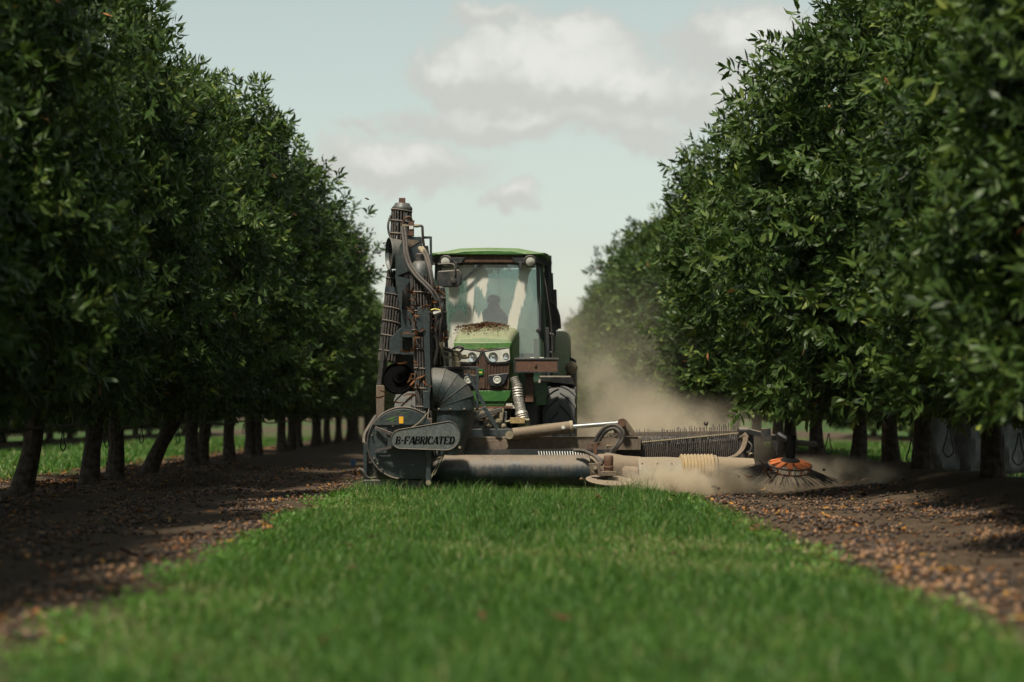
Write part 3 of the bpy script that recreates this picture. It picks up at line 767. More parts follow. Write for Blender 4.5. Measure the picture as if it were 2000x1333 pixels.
for i in range(12):
    tree(ROW_R + ROW_GAP, 50.0 + 4.6 * i, i + 1, f"far macadamia tree behind the grass seen past the right trunks, {ORD[i]} in its row", "trees of the second row on the right", k=3 + i % 2, drop=0.38)

# irrigation pipe along each near row, with hanging loops
def pipe(name, label, x, ys_, zf):
    root = empty(name, (x, ys_[0], 0)); tag(root, label, "irrigation pipe")
    mb = MB(root.location)
    pts = [(x + 0.13 + 0.03 * math.sin(i * 1.9), y, zf(i)) for i, y in enumerate(ys_)]
    mb.tube(pts, 0.016, n=8, sub=4); mb.build("pipe_run", M_PIPE, root)
    return root
rl = pipe("irrigation_pipe", "black irrigation pipe strung along the shaded row at canopy height", ROW_L, [y + (0 if i % 2 else 1.6) for i, y in enumerate(left_y[2:20])], lambda i: 0.80 + 0.04 * math.sin(i * 2.1))
rr = pipe("irrigation_pipe", "black irrigation pipe strung along the row over the orange brush", ROW_R, [y + (0 if i % 2 else 1.6) for i, y in enumerate(right_y[2:16])], lambda i: 0.93 + 0.06 * math.sin(i * 1.3 + 1.2))
def loop(root, x, y, z, h, w):
    mb = MB(root.location)
    pts = [(x, y, z), (x - w * .25, y, z - h * .45), (x - w * .5, y + .02, z - h * .8), (x, y + .02, z - h), (x + w * .5, y + .02, z - h * .8), (x + w * .25, y, z - h * .45), (x + 0.01, y, z)]
    mb.tube(pts, 0.008, n=6, sub=4); mb.build("hanging_loop", M_PIPE, root)
for i, y in enumerate(left_y[5:15]):
    loop(rl, ROW_L + 0.30 + 0.05 * math.sin(i * 5), y + 0.3, 0.78, 0.24 + 0.05 * math.sin(i * 3), 0.055)
for (px, py, d, h) in ((1618, 850, 35.0, .30), (1780, 862, 28.0, .28), (1853, 835, 25.2, .33), (1990, 850, 22.5, .3)):
    q = P(px, py, d); loop(rr, q.x, q.y, q.z + 0.02, h, 0.11)

# ------------------------------------------------------------------ nut sweeper on the tractor's nose
SW = Vector((0.3, 28.9, 0.0))
sweeper = empty("nut_sweeper", SW)
tag(sweeper, "black front mounted nut sweeper with tall cage elevator and long dusty pick-up tube", "nut sweeper")
def S(): return MB(SW)
def circ(cx, cy, r, a0, a1, n):
    return [(cx + r * math.cos(R(a0 + (a1 - a0) * i / n)), cy - r * math.sin(R(a0 + (a1 - a0) * i / n))) for i in range(n + 1)]
U = 28.5 / FPX                      # metres per picture pixel around the sweeper

# round fan housing with its rim, cover, sticker and brackets
outline = [(832, 936)] + [p for p in circ(788, 866, 70, 262, 56, 40)] + [(832, 815)]
fan = S().pprism(outline, 28.36, 0.42).build("fan_housing", M_STEEL, sweeper, bevel=0.006)
S().tube([P(x, y, 28.35) for x, y in circ(788, 866, 70, 262, 56, 36)], 0.012, n=6, sub=2).build("rim", M_CAGE, fan)
S().pprism(circ(787, 868, 69, 148, 34, 24), 28.31, 0.035).build("top_cover", M_STEEL, fan, bevel=0.004)
S().pbox(779.5, 814, 788, 827.5, 28.296, 0.012).build("sticker", M_YELLOW, fan)
S().pbox(740, 889.5, 831, 892, 28.33, 0.03).build("ledge", M_STEEL, fan)
S().pbox(733, 836, 756, 886, 28.325, 0.03).build("access_panel", M_STEEL, fan, bevel=0.004)
S().bar(P(733, 836, 28.29), P(765, 848, 28.2), 0.03, 0.035).build("bracket_arm", M_CAGE, fan)
S().bar(P(733, 882, 28.29), P(765, 873, 28.2), 0.03, 0.035).build("bracket_arm", M_CAGE, fan)
S().pbox(757, 846, 768, 873, 28.22, 0.10).build("bracket_plate", M_STEEL, fan, bevel=0.004)
for (x, y) in ((731, 895), (738, 906), (747, 917), (727, 850), (736, 846), (754, 860), (768, 832), (746, 828), (806, 908), (790, 925)):
    c = P(x, y, 28.36); S().cyl(c, c + Vector((0, -0.045, 0)), 0.009, n=8).build("bolt", M_BRASS, fan)
m_gs = plain("crushed_grass_smear", (0.05, 0.12, 0.03), 0.8, var=0.3)
for (a, b, c_) in (((752, 822), (778, 813), 2.0), ((760, 826), (775, 818), 1.4), ((783, 808), (799, 806), 1.3), ((772, 806), (786, 803), 1.2), ((790, 818), (798, 812), 1.0)):
    p0 = P(*a, 28.306); p1 = P(*b, 28.306); n_ = Vector((0, 0, c_ * U))
    S().add([p0, (p0 + p1) / 2 + n_, p1, (p0 + p1) / 2 - n_], [(0, 1, 2, 3)]).build("grass_smear", m_gs, fan)
# side skid
skid = S().box((P(710, 0, 28.5).x, 28.42, 0.05), (P(833, 0, 28.5).x, 29.4, 0.175)).build("skid", M_BLACK, sweeper, bevel=0.008)
S().pbox(710.5, 865, 717, 937, 28.5, 0.5).build("side_plate", M_STEEL, skid, bevel=0.004)
S().tube([P(703, 916, 28.45), P(709, 920, 28.42), P(714, 929, 28.42), P(722, 934, 28.43), P(734, 933, 28.44)], 0.016, n=7).build("lever", M_RUBBER, skid)
S().tube([P(735, 812, 28.75), P(722, 832, 28.7), P(712, 850, 28.6), P(711, 866, 28.52)], 0.02, n=6).build("edge_pipe", M_BLACK, skid)
S().pbox(712, 905, 833, 940, 28.62, 0.6).build("back_plate", M_BLACK, skid)
# belt guard with stencilled name
def guard(grow):
    l = circ(783, 858, 19.0 + grow, 262, 105, 14); r = circ(870, 851, 29 + grow, 75, -90, 18)
    return l + r
bg_ = S().pprism(guard(0), 28.12, 0.16).build("belt_guard", M_GUARD, sweeper, bevel=0.005)
S().tube([P(x, y, 28.118) for x, y in guard(-0.3)], 0.007, n=6, sub=1, closed=True).build("guard_rim", M_CAGE, bg_)
S().cyl(P(898, 874, 28.1), P(898, 874, 28.2), 0.016, n=10).build("guard_bolt", M_BRASS, bg_)
GLY = {  # strokes of the stencil letters: (points, width)
 'B': [([(.0, 0), (.30, 0), (.30, 1), (.0, 1)], 0), ([(.36, .94), (.60, .92), (.68, .74), (.58, .56), (.36, .53)], .13), ([(.36, .47), (.64, .45), (.74, .26), (.62, .08), (.36, .06)], .14)],
 '-': [([(.05, .42), (.45, .42), (.45, .56), (.05, .56)], 0)],
 'F': [([(.0, 0), (.30, 0), (.30, 1), (.0, 1)], 0), ([(.36, .93), (.80, .93)], .13), ([(.76, .93), (.76, .70)], .09), ([(.36, .50), (.62, .50)], .11), ([(.60, .64), (.60, .36)], .08)],
 'A': [([(.0, .0), (.44, 1.0)], .10), ([(.48, 1.0), (.80, 0)], .27), ([(.22, .30), (.58, .30)], .10), ([(-.08, .03), (.16, .03)], .07)],
 'R': [([(.0, 0), (.30, 0), (.30, 1), (.0, 1)], 0), ([(.36, .94), (.60, .92), (.68, .74), (.58, .56), (.36, .53)], .13), ([(.44, .48), (.74, .0)], .24)],
 'I': [([(.0, 0), (.32, 0), (.32, 1), (.0, 1)], 0)],
 'C': [([(.36, .97), (.14, .85), (.06, .5), (.14, .15), (.36, .03)], .22), ([(.44, .95), (.66, .88), (.70, .66)], .11), ([(.44, .05), (.62, .08), (.74, .28)], .11)],
 'T': [([(.24, 0), (.54, 0), (.54, .86), (.24, .86)], 0), ([(.0, .94), (.80, .94)], .12), ([(.04, .94), (.02, .70)], .08), ([(.76, .94), (.78, .70)], .08)],
 'E': [([(.0, 0), (.30, 0), (.30, 1), (.0, 1)], 0), ([(.36, .93), (.76, .93)], .13), ([(.36, .50), (.60, .50)], .11), ([(.36, .06), (.78, .06)], .13), ([(.74, .93), (.74, .72)], .08), ([(.76, .06), (.80, .30)], .08)],
 'D': [([(.0, 0), (.30, 0), (.30, 1), (.0, 1)], 0), ([(.38, .94), (.62, .86), (.76, .5), (.62, .14), (.38, .06)], .20)]}
WID = {'B': .84, '-': .56, 'F': .88, 'A': .90, 'R': .86, 'I': .44, 'C': .86, 'T': .90, 'E': .90, 'D': .90}
word = "B-FABRICATED"
tot = sum(WID[c] for c in word)
tl, tr_ = P(773.5, 868, 28.117), P(889, 867, 28.117)
ux = (tr_ - tl).x / tot; hz_ = 15.2 * U
mb = S(); x0 = 0.0; lay = 0
for c in word:
    for pts, w in GLY[c]:
        def q(p, dy): return Vector((tl.x + (x0 + p[0] + 0.22 * (p[1] - .5)) * ux, tl.y - dy, tl.z + p[1] * hz_))
        lay += 1; dy = 0.0004 * (lay % 4)
        if w == 0:
            mb.add([q(p, dy) for p in pts], [(0, 1, 2, 3)])
        else:
            asp = ux / hz_
            for a, b in zip(pts[:-1], pts[1:]):
                dx, dz = (b[0] - a[0]) * asp, b[1] - a[1]; ln = math.hypot(dx, dz); nx, nz_ = -dz / ln * w / 2 / asp, dx / ln * w / 2
                mb.add([q((a[0] - nx, a[1] - nz_), dy), q((b[0] - nx, b[1] - nz_), dy), q((b[0] + nx, b[1] + nz_), dy), q((a[0] + nx, a[1] + nz_), dy)], [(0, 1, 2, 3)])
    x0 += WID[c]
mb.build("lettering", M_INK_SHADE, bg_)
# post and turnbuckle
post = S().pbox(831.5, 878, 842, 940, 28.22, 0.07).build("post", M_STEEL, sweeper, bevel=0.004)
S().cyl(P(837, 943, 28.18), P(837, 943, 28.3), 0.03, n=14).build("post_foot", M_BRASS, post)
tb = S().cyl(P(869, 883, 28.24), P(864, 892, 28.24), 0.012, n=8).build("turnbuckle", M_BRASS, sweeper)
for dx in (-2.2, 2.2):
    S().cyl(P(865 + dx, 890, 28.24), P(846 + dx, 928, 28.24), 0.007, n=6).build("turnbuckle_side", M_BRASS, tb)
S().cyl(P(846, 926, 28.24), P(838, 942, 28.24), 0.010, n=8).build("turnbuckle_rod", M_BRASS, tb)
# long pick-up tube
ax0, ax1 = P(843, 919, 28.62), P(1156, 919, 28.62)
drum = S().lathe(ax0, ax1 - ax0, [(0.12, 0.0), (0.19, 0.16), (0.183, 0.3), (0.183, (ax1 - ax0).length - .3), (0.19, (ax1 - ax0).length)], n=40).build("pickup_tube", M_DRUM, sweeper, sharp=50)
S().pbox(843, 936, 1190, 953, 28.75, 0.5).build("under_tray", M_BLACK, drum)
S().pbox(843, 878, 1200, 892, 28.82, 0.05).build("top_strip", M_BLACK, drum)
mb = S()
for i in range(60):
    x = 848 + i * 5.1
    if 905 < x < 1050: continue
    mb.cyl(P(x, 882, 28.79), P(x + 1.2, 890, 28.73), 0.005, n=5)
tag(mb.build("comb_teeth", M_WHITE, drum), kind='stuff')
fun = S()
f0 = P(1152, 918, 28.55); fun.lathe(f0, Vector((1, -0.02, 0.01)), [(0.19, 0), (0.20, .10), (0.20, .24), (0.165, .40), (0.15, .60)], n=32)
fun = fun.build("funnel", M_DUSTED, sweeper, sharp=50)
c0 = P(1215, 925, 28.36); S().lathe(c0, Vector((1, 0, -0.03)), [(0.06, 0.0), (0.09, .03), (0.085, .18)], n=20).build("side_pipe", M_DUSTED, fun)
slv = S().lathe(P(1246, 924, 28.5), Vector((1, 0, 0.03)), [(0.178, 0), (0.186, .01), (0.178, .35), (0.165, .51)], n=36).build("cream_sleeve", M_CREAM, sweeper, sharp=50)
for x in (1254, 1284, 1312):
    c = P(x, 906, 28.352); S().cyl(c + Vector((0, .008, 0)), c + Vector((0, -0.006, 0)), 0.009, n=8).build("screw", M_INK_SHADE, slv)
prof = []
for i in range(10):
    h = i * 0.040; prof += [(0.140, h), (0.158, h + .012), (0.158, h + .022), (0.140, h + .034)]
S().lathe(P(1328, 913, 28.5), Vector((1, 0.10, 0.0)), prof, n=32).build("ribbed_hose", M_HOSEY, sweeper, sharp=60)
S().lathe(P(1392, 914, 28.54), Vector((1, 0.1, -0.03)), [(0.150, 0), (0.152, .03), (0.133, .05), (0.125, .48)], n=28).build("end_pipe", M_SAND, sweeper, sharp=40)
# cross beams
beam = S().pbox(893, 853.5, 1252, 880, 28.95, 0.16).build("cross_beam", M_DUSTED, sweeper, bevel=0.008)
S().pprism([(928, 863), (935, 860), (990, 860), (997, 868), (988, 879), (935, 879), (929, 875)], 28.93, 0.018).build("patch_plate", M_DUSTED, beam, bevel=0.003)
S().pbox(893, 880, 1200, 883, 28.93, 0.1).build("beam_lip", M_STEEL, beam)
S().pprism([(900, 838), (1010, 838), (1034, 852), (893, 858)], 29.25, 0.2).build("mount_beam", M_STEEL, sweeper, bevel=0.006)
rail = S().bar(P(1190, 849, 29.3), P(1442, 845, 29.6), 0.10, 0.05).build("rear_rail", M_DUSTED, sweeper, bevel=0.005)
# lift ram
ram = S().cyl(P(1002, 848, 28.9), P(1117, 834, 28.9), 0.070, n=24).build("lift_ram", M_DUSTED, sweeper)
S().cyl(P(1117, 834, 28.9), P(1210, 826.5, 28.9), 0.028, n=18).build("ram_rod", M_CHROME, ram)
S().cyl(P(1113, 834.5, 28.9), P(1119, 833.8, 28.9), 0.075, n=24).build("ram_gland", M_BRASS, ram)
c = P(1100, 835, 28.826); S().cyl(c, c + Vector((0, 0.02, 0)), 0.022, n=16).build("ram_sticker", M_WHITE, ram)
S().cyl(P(995, 850, 28.85), P(995, 850, 28.98), 0.05, n=16).build("ram_pin", M_BRASS, ram)
S().bar(P(1012, 836, 28.75), P(1073, 828, 28.75), 0.012, 0.012).build("marker_rod", M_BRASS, ram)
clev = S().pprism([(1198, 850), (1200, 832), (1208, 819), (1217, 817), (1224, 821), (1246, 852)], 28.93, 0.035).build("clevis_plate", M_DUSTED, sweeper, bevel=0.004)
S().lathe(P(1215, 826, 28.82), Vector((0, 1, 0)), [(.05, 0), (.05, .05), (.035, .06), (.035, .2)], n=18).build("clevis_pin", M_RUST, clev)
# rake of spring tines over a perforated drum
rk0, rk1 = P(1186, 880, 29.15), P(1446, 872, 29.55)
m_mesh, t, out = new_mat("perforated_belt")
b = N(t, 'ShaderNodeBsdfPrincipled', inp={'Roughness': 0.6}); tc = N(t, 'ShaderNodeTexCoord')
vo = N(t, 'ShaderNodeTexVoronoi', inp={'Scale': 42.0, 'Randomness': 0.25}); L(t, tc.outputs['Object'], vo.inputs['Vector'])
L(t, mix_col(t, smooth(t, vo.outputs['Distance'], 0.18, 0.34), (0.25, 0.21, 0.16), (0.028, 0.026, 0.026)), b.inputs['Base Color']); L(t, b.outputs[0], out.inputs['Surface'])
rk = S().cyl(rk0, rk1, 0.155, n=36).build("rake_drum", m_mesh, sweeper)
mb = S(); rt = random.Random(3)
for i in range(66):
    u = i / 65.0
    x = 1182 + 258 * u; d = 28.98 + 0.38 * u
    top = 839 - 9 * u + 2 * rt.random() - (4 if rt.random() < .3 else 0); bot = 897 - 3 * u
    lean = 4 * (1 - u) * rt.random() + rt.uniform(-1.2, 1.2)
    a, m_, b_ = P(x + lean, top + 8 * (1 - u), d + .02), P(x + lean * .4, 868, d - .02), P(x - 1.5, bot, d - .03)
    mb.tube([a, m_, b_], 0.0058, n=5, sub=2)
tag(mb.build("spring_tines", M_CAGE, rk), kind='stuff')
mb = S(); mb.cyl(P(1186, 871, 28.96), P(1442, 847, 29.36), 0.009, n=8)
mb.build("tine_bar", M_DUSTED, rk)
mb = S()
for i in range(64):
    u = i / 63.0; c = P(1186 + 254 * u, 871 - 24 * u, 28.945 + .40 * u); mb.lathe(c, Vector((1, .3, 0)), [(.008, -.007), (.015, 0), (.008, .007)], n=7)
tag(mb.build("tine_beads", M_BRASS, rk), kind='stuff')
S().pprism([(1440, 838), (1462, 838), (1468, 900), (1446, 905), (1440, 890)], 29.38, 0.06).build("rake_end_plate", M_CAGE, rk, bevel=0.004)
head = S().cyl(P(1443, 842, 29.25), P(1462, 842, 29.25), 0.05, n=16).build("end_motor", M_BLACK, sweeper)
S().cyl(P(1466, 840, 29.25), P(1467, 884, 29.25), 0.035, n=12).build("drop_leg", M_BLACK, head)
S().lathe(P(1465, 884, 29.2), Vector((0, 0, -1)), [(.03, 0), (.05, .02), (.05, .07), (.03, .09)], n=14).build("drop_foot", M_DUSTED, head)
S().cyl(P(1449, 850, 29.2), P(1456, 858, 29.2), 0.055, n=12).build("coupling", M_DUSTED, head)
for k in range(2):
    S().tube([P(1455 + 4 * k, 856, 29.15), P(1449 + 4 * k, 876, 29.1), P(1437 + 3 * k, 890, 29.05), P(1418 + 3 * k, 897, 29.05)], 0.020, n=7).build("hose", M_DUSTED, head)
S().tube([P(1461, 862, 29.15), P(1468, 872, 29.12), P(1462, 884, 29.12), P(1452, 880, 29.12), P(1453, 866, 29.15)], 0.012, n=6).build("hose", M_RUBBER, head)
# brush arm and brush
arm = S().bar(P(1464, 843, 29.2), P(1512, 855, 28.7), 0.06, 0.06).build("brush_arm", M_BLACK, sweeper, bevel=0.004)
S().pprism([(1487, 838), (1505, 836), (1507, 862), (1488, 864)], 28.72, 0.05).build("arm_plate", M_BLACK, arm, bevel=0.004)
S().pprism([(1507, 860), (1520, 863), (1518, 890)], 28.6, 0.03).build("arm_gusset", M_BLACK, arm)
S().tube([P(1520, 848, 28.5), P(1545, 862, 28.45), P(1570, 866, 28.6), P(1592, 868, 28.8)], 0.035, n=8).build("arm_tube", M_PIPE, arm)
BC = P(1543, 908, 28.3); bn = Vector((0.05, -0.26, 1)).normalized()
bs = bn.cross(Vector((0, 1, 0))).normalized() * -1
bu = bn.cross(bs)
def B(r, a, h): return BC + bs * (r * math.cos(a)) + bu * (r * math.sin(a)) + bn * h
brush = empty("sweeping_brush", BC - Vector((0, 0, BC.z - 0.06)))
tag(brush, "round rotating brush with orange paddles and black bristles beside the dusty pipe", "brush")
BL = brush.location.copy()
MB(BL).cyl(B(0, 0, 0.0), P(1546, 852, 28.4), 0.052, n=20).build("drive_column", M_INK_SHADE, brush)  # flat black paints in the canopy shade on the column
MB(BL).lathe(B(0, 0, 0), bn, [(.08, .02), (.115, .03), (.115, .055), (.07, .075)], n=28).build("hub", M_PIPE, brush, sharp=40)
MB(BL).tube([B(.252, 2 * math.pi * i / 20, 0) for i in range(20)], 0.010, n=7, sub=2, closed=True).build("outer_ring", M_BLACK, brush)
MB(BL).tube([B(.225, 2 * math.pi * i / 20, -0.075) for i in range(20)], 0.009, n=6, sub=2, closed=True).build("lower_ring", M_ORANGE, brush)
for i in range(10):
    a = 2 * math.pi * (i + .3) / 10
    q0, q1 = B(.11, a, .03), B(.245, a, -.005)
    sd = (B(.2, a + .2, 0) - B(.2, a - .2, 0)).normalized() * 0.032
    MB(BL).prism([q0 - sd, q1 - sd * 1.1, q1 + sd * 1.1, q0 + sd], bn * 0.022).build("paddle", M_ORANGE, brush, bevel=0.003)
    MB(BL).bar(B(.235, a, -.01), B(.228, a, -.08), 0.022, 0.012).build("paddle_tab", M_ORANGE, brush)
mb = MB(BL); rb = random.Random(9)
for i in range(210):
    a = rb.random() * 6.283; r0 = .20 + .05 * rb.random()
    ln = .20 + .16 * rb.random(); g0 = B(r0, a, -.06)
    e = B(r0 + ln, a + rb.uniform(-.1, .35), -.06); e.z = max(0.03, g0.z - .10 - .05 * rb.random())
    mb.tube([g0, (g0 + e) / 2 + Vector((0, 0, .015)), e], 0.0028, n=3, sub=2)
for i in range(60):   # the trailing bundle
    a = math.pi + rb.uniform(-.35, .25); g0 = B(.24, a, -.01)
    e = P(rb.uniform(1428, 1470), rb.uniform(916, 942), 28.15 + rb.uniform(-.1, .1))
    mb.tube([g0, (g0 + e) / 2 + Vector((0, 0, .02 * rb.random())), e], 0.0034, n=3, sub=2)
tag(mb.build("bristles", M_BRISTLE, brush), kind='stuff')
# spinning disc with motor
DC = P(1191, 938, 28.12)
dn = Vector((0.06, -0.19, 1)).normalized()
disc = S().lathe(DC, dn, [(0.05, -.012), (0.27, -.012), (0.283, -.006), (0.283, 0.0), (0.27, .004), (0.05, .010)], n=48).build("skirt_disc", M_DUSTED, sweeper, sharp=50)
for a in range(6):
    c = DC + Vector((math.cos(a * 1.05 + .3), math.sin(a * 1.05 + .3), 0)) * .15; c.z += .19 * (c.y - DC.y) - .06 * (c.x - DC.x)
    S().cyl(c, c + dn * .014, .008, n=6).build("disc_bolt", M_RUST, disc)
mot = S().lathe(P(1188.5, 924, 28.12), Vector((0, 0, 1)), [(.052, 0), (.052, .05), (.06, .055), (.06, .075), (.052, .08), (.056, .13), (.056, .19), (.045, .205)], n=24).build("disc_motor", M_RUST, sweeper, sharp=50)
S().pbox(1173, 921, 1204, 930, 28.03, 0.18).build("motor_flange", M_DUSTED, mot, bevel=0.005)
S().lathe(P(1190, 930, 28.12), Vector((0, 0, -1)), [(.04, 0), (.06, .03), (.06, .05)], n=14).build("motor_hub", M_BLACK, mot)
S().pprism([(1150, 905), (1170, 905), (1172, 925), (1158, 925), (1150, 915)], 28.1, 0.05).build("motor_bracket", M_DUSTED, mot, bevel=0.004)
S().pbox(1168, 904, 1173, 930, 28.05, 0.16).build("motor_plate", M_DUSTED, mot, bevel=0.003)
S().cyl(P(1162, 914, 28.03), P(1162, 914, 28.12), .022, n=12).build("pivot_bolt", M_BRASS, mot)
for k in range(3):
    S().tube([P(1121 + 6 * k, 880 + k, 28.45), P(1140 + 4 * k, 881 + 2 * k, 28.38), P(1160 + 3 * k, 891 + k, 28.25), P(1176 + 2 * k, 908 - 4 * k, 28.14)], 0.019, n=8).build("hose", M_RUBBER, mot)
sq = S().pbox(1158, 865, 1166, 888, 28.45, 0.1).build("square_tube", M_RUST, sweeper, bevel=0.004)
S().pbox(1147, 867, 1158, 869.5, 28.44, 0.1).pbox(1147, 875, 1158, 877.5, 28.44, 0.1).pbox(1147, 869.5, 1149.5, 875, 28.44, 0.1).build("tube_mouth", M_RUST, sq)
S().pbox(1166, 863, 1176, 865.5, 28.44, 0.1).pbox(1166, 870, 1176, 872.5, 28.44, 0.1).pbox(1173.5, 865.5, 1176, 870, 28.44, 0.1).build("tube_mouth", M_RUST, sq)
for k, o_ in enumerate((0.0, 8.0)):
    S().tube([P(1159 + o_ * .7, 872, 28.62), P(1168 + o_ * .8, 851 + o_ * .3, 28.6), P(1184 + o_ * .3, 834 + o_ * .8, 28.56), P(1202 - o_ * .2, 831 + o_ * .8, 28.54), P(1216 - o_ * .8, 843 + o_ * .3, 28.52), P(1216 - o_ * .7, 858, 28.52), P(1205 - o_ * .5, 874, 28.52), P(1195 - o_ * .6, 889, 28.55)], 0.024, n=10).build("hose_loop", M_RUBBER, sweeper)

# ---- elevator tower
def cage(name, p0, p1, r0, r1, nb, rings, band=None, mat=M_CAGE):
    """bars round a screw, held by hoops; hoops and bars are parts of the cage"""
    p0 = Vector(p0); p1 = Vector(p1); t = (p1 - p0); ln = t.length; t.normalize()
    s = t.cross(Vector((0, 1, 0))).normalized(); u = t.cross(s)
    core = S().cyl(p0, p1, r0 * .42, r1 * .42, n=14).build(name, M_INK_SHADE, sweeper)
    for i in range(nb):
        a = 2 * math.pi * i / nb; dv = s * math.cos(a) + u * math.sin(a)
        S().cyl(p0 + dv * r0, p1 + dv * r1, 0.0115, n=6, caps=False).build("cage_bar", mat, core)
    for f in rings:
        c = p0 + t * (ln * f); rr = r0 + (r1 - r0) * f + .008
        S().tube([c + (s * math.cos(k * math.pi / 8) + u * math.sin(k * math.pi / 8)) * rr + t * (0.014 * math.cos(k * math.pi / 8)) for k in range(16)], 0.011, n=6, sub=2, closed=True).build("cage_hoop", mat, core)
    for f0, f1 in (band or ()):
        S().cyl(p0 + t * (ln * f0), p0 + t * (ln * f1), r0 + (r1 - r0) * f0 + .014, r0 + (r1 - r0) * f1 + .014, n=28).build("cage_collar", M_STEEL, core)
    # screw flight
    mb = S(); n = 80; turns = max(2, ln / .16); vs = []; fs = []
    for i in range(n + 1):
        f = i / n; a = f * turns * 6.283; c = p0 + t * (ln * f); rr = (r0 + (r1 - r0) * f) * .86; dv = s * math.cos(a) + u * math.sin(a)
        vs += [c + dv * rr * .4, c + dv * rr]
        if i: fs.append((2*i-2, 2*i-1, 2*i+1, 2*i))
    mb.add(vs, fs).build("screw_flight", M_BLACK, core)
    return core
ca = cage("elevator_cage", P(784, 408, 29.4), P(783, 474, 29.4), .115, .128, 20, (.05, .38, .76), mat=M_CAGE)
S().lathe(P(785, 409, 29.4), Vector((.03, 0, 1)), [(.124, -.01), (.126, .02), (.10, .05), (.088, .075)], n=24).build("cage_cap", M_STEEL, ca, sharp=50)
S().pbox(778.5, 386, 791, 400, 29.35, 0.08).build("cap_nub", M_RUST, ca, bevel=0.006)
S().tube([P(763, 420, 29.35), P(758, 437, 29.33), P(759, 454, 29.33), P(764, 466, 29.33)], .014, n=6).build("side_hoop", M_CAGE, ca)
hop = S().pprism([(787, 463), (822, 462), (823, 497), (806, 528), (772, 541), (772, 500)], 29.12, 0.40).build("discharge_box", M_STEEL, sweeper, bevel=0.006)
S().prism([P(788, 466, 29.11), P(820, 471, 29.11), P(794, 488, 29.11)], (0, 0.012, 0)).build("box_gusset", M_DUSTED, hop)
S().lathe(P(759, 496, 29.3), Vector((1, 0.28, 0.02)), [(.190, 0), (.198, .0), (.198, .02), (.188, .03), (.17, .20)], n=36, caps=False).build("discharge_chute", M_GUARD, hop, sharp=50)
S().lathe(P(762, 496, 29.31), Vector((1, 0.28, 0.02)), [(.02, 0.10), (.186, .02)], n=30, caps=False).build("chute_lining", M_BLACK, hop)
fr = S().bar(P(823, 464, 29.2), P(841, 464, 29.2), .028, .028).bar(P(841, 462, 29.2), P(842, 540, 29.2), .03, .03).bar(P(826, 500, 29.2), P(841, 500, 29.2), .03, .025).build("guard_frame", M_STEEL, hop)
S().prism([P(815, 497, 29.16), P(843, 500, 29.16), P(843, 522, 29.16)], (0, .02, 0)).build("frame_gusset", M_STEEL, hop)
vb = S().pbox(797, 433, 808, 461, 29.1, 0.10).build("valve_block", M_RUST, sweeper, bevel=0.006)
S().pbox(799, 441, 807, 447.5, 29.09, 0.012).build("valve_label", M_WHITE, vb)
S().pbox(800, 430, 809, 434, 29.12, 0.06).build("valve_cap", M_BLACK, vb, bevel=0.004)
S().tube([P(808, 441, 29.12), P(817, 441, 29.12), P(824, 442, 29.12), P(825, 452, 29.12), P(826, 468, 29.14), P(829, 488, 29.16)], .016, n=8, sub=4).build("valve_pipe", M_CAGE, vb)
S().cyl(P(810, 441, 29.12), P(817, 441, 29.12), .022, n=8).build("valve_union", M_BRASS, vb)
S().tube([P(786, 440, 29.1), P(787, 432, 29.1), P(793, 425, 29.08), P(801, 424, 29.1), P(804, 432, 29.12)], .014, n=7).build("valve_hose", M_RUST, vb)
S().cyl(P(786, 441, 29.05), P(797, 442, 29.1), .016, n=8).build("valve_union", M_BRASS, vb)
cb = cage("elevator_cage", P(821, 536, 28.85), P(829, 802, 28.75), .118, .092, 20, (.14, .28, .42, .56, .70, .845, .98))
S().lathe(P(820.5, 538, 28.85), Vector((-.02, 0, 1)), [(.128, -.02), (.124, 0), (.108, .13), (.062, .17)], n=26).build("cage_cap", M_STEEL, cb, sharp=50)
S().lathe(P(819.5, 513, 28.85), Vector((-.02, 0, 1)), [(.048, 0), (.048, .10), (.03, .11)], n=18).build("cap_neck", M_BLACK, cb)
cc = cage("elevator_cage", P(850, 566, 29.3), P(858, 716, 29.2), .112, .11, 18, (.12, .30, .47, .64, .82))
S().lathe(P(850, 578, 29.3), Vector((-.03, 0, 1)), [(.125, 0), (.12, .09), (.08, .11)], n=24).build("cage_cap", M_STEEL, cc, sharp=50)
cd = cage("elevator_cage", P(773, 530, 29.55), P(757, 706, 29.45), .098, .108, 18, (.10, .27, .42, .57, .73, .90), band=((.19, .26),))
# plates between the cages
tw = S().pprism([(771, 538), (803, 546), (786, 568), (784, 612), (780, 600)], 29.0, 0.03).build("gusset_plate", M_STEEL, sweeper)
S().pprism([(772, 480), (836, 480), (846, 560), (862, 640), (864, 700), (848, 765), (772, 765), (766, 700), (772, 600)], 29.78, 0.06).build("tower_back", M_BLACK, tw)  # black backing plate added to paint the tower's dark inside
S().pbox(783, 606, 808, 660, 29.1, 0.35).build("tower_box", M_STEEL, tw, bevel=0.006)
S().pprism([(760, 664), (783, 640), (783, 692), (760, 693)], 29.02, 0.03).build("tower_cheek", M_STEEL, tw, bevel=0.004)
S().pbox(783, 687, 812, 693, 29.0, 0.35).build("tower_lip", M_STEEL, tw)
S().pbox(783, 660, 786, 690, 29.02, 0.4).build("tower_rib", M_BLACK, tw)
S().pprism([(748, 672), (758, 700), (752, 752), (737, 754), (741, 712)], 29.35, 0.10).build("rubber_skirt", M_RUBBER, tw)
for i in range(4):
    S().pprism([(745 - 2 * i, 690 + 16 * i), (751 - 2 * i, 688 + 16 * i), (750 - 2 * i, 705 + 16 * i), (740 - 2 * i, 708 + 16 * i)], 29.30, 0.05).build("skirt_flap", M_RUBBER, tw)
S().pbox(735, 753, 751, 818, 29.2, 0.12).build("dusty_post", M_DUSTED, tw, bevel=0.005)
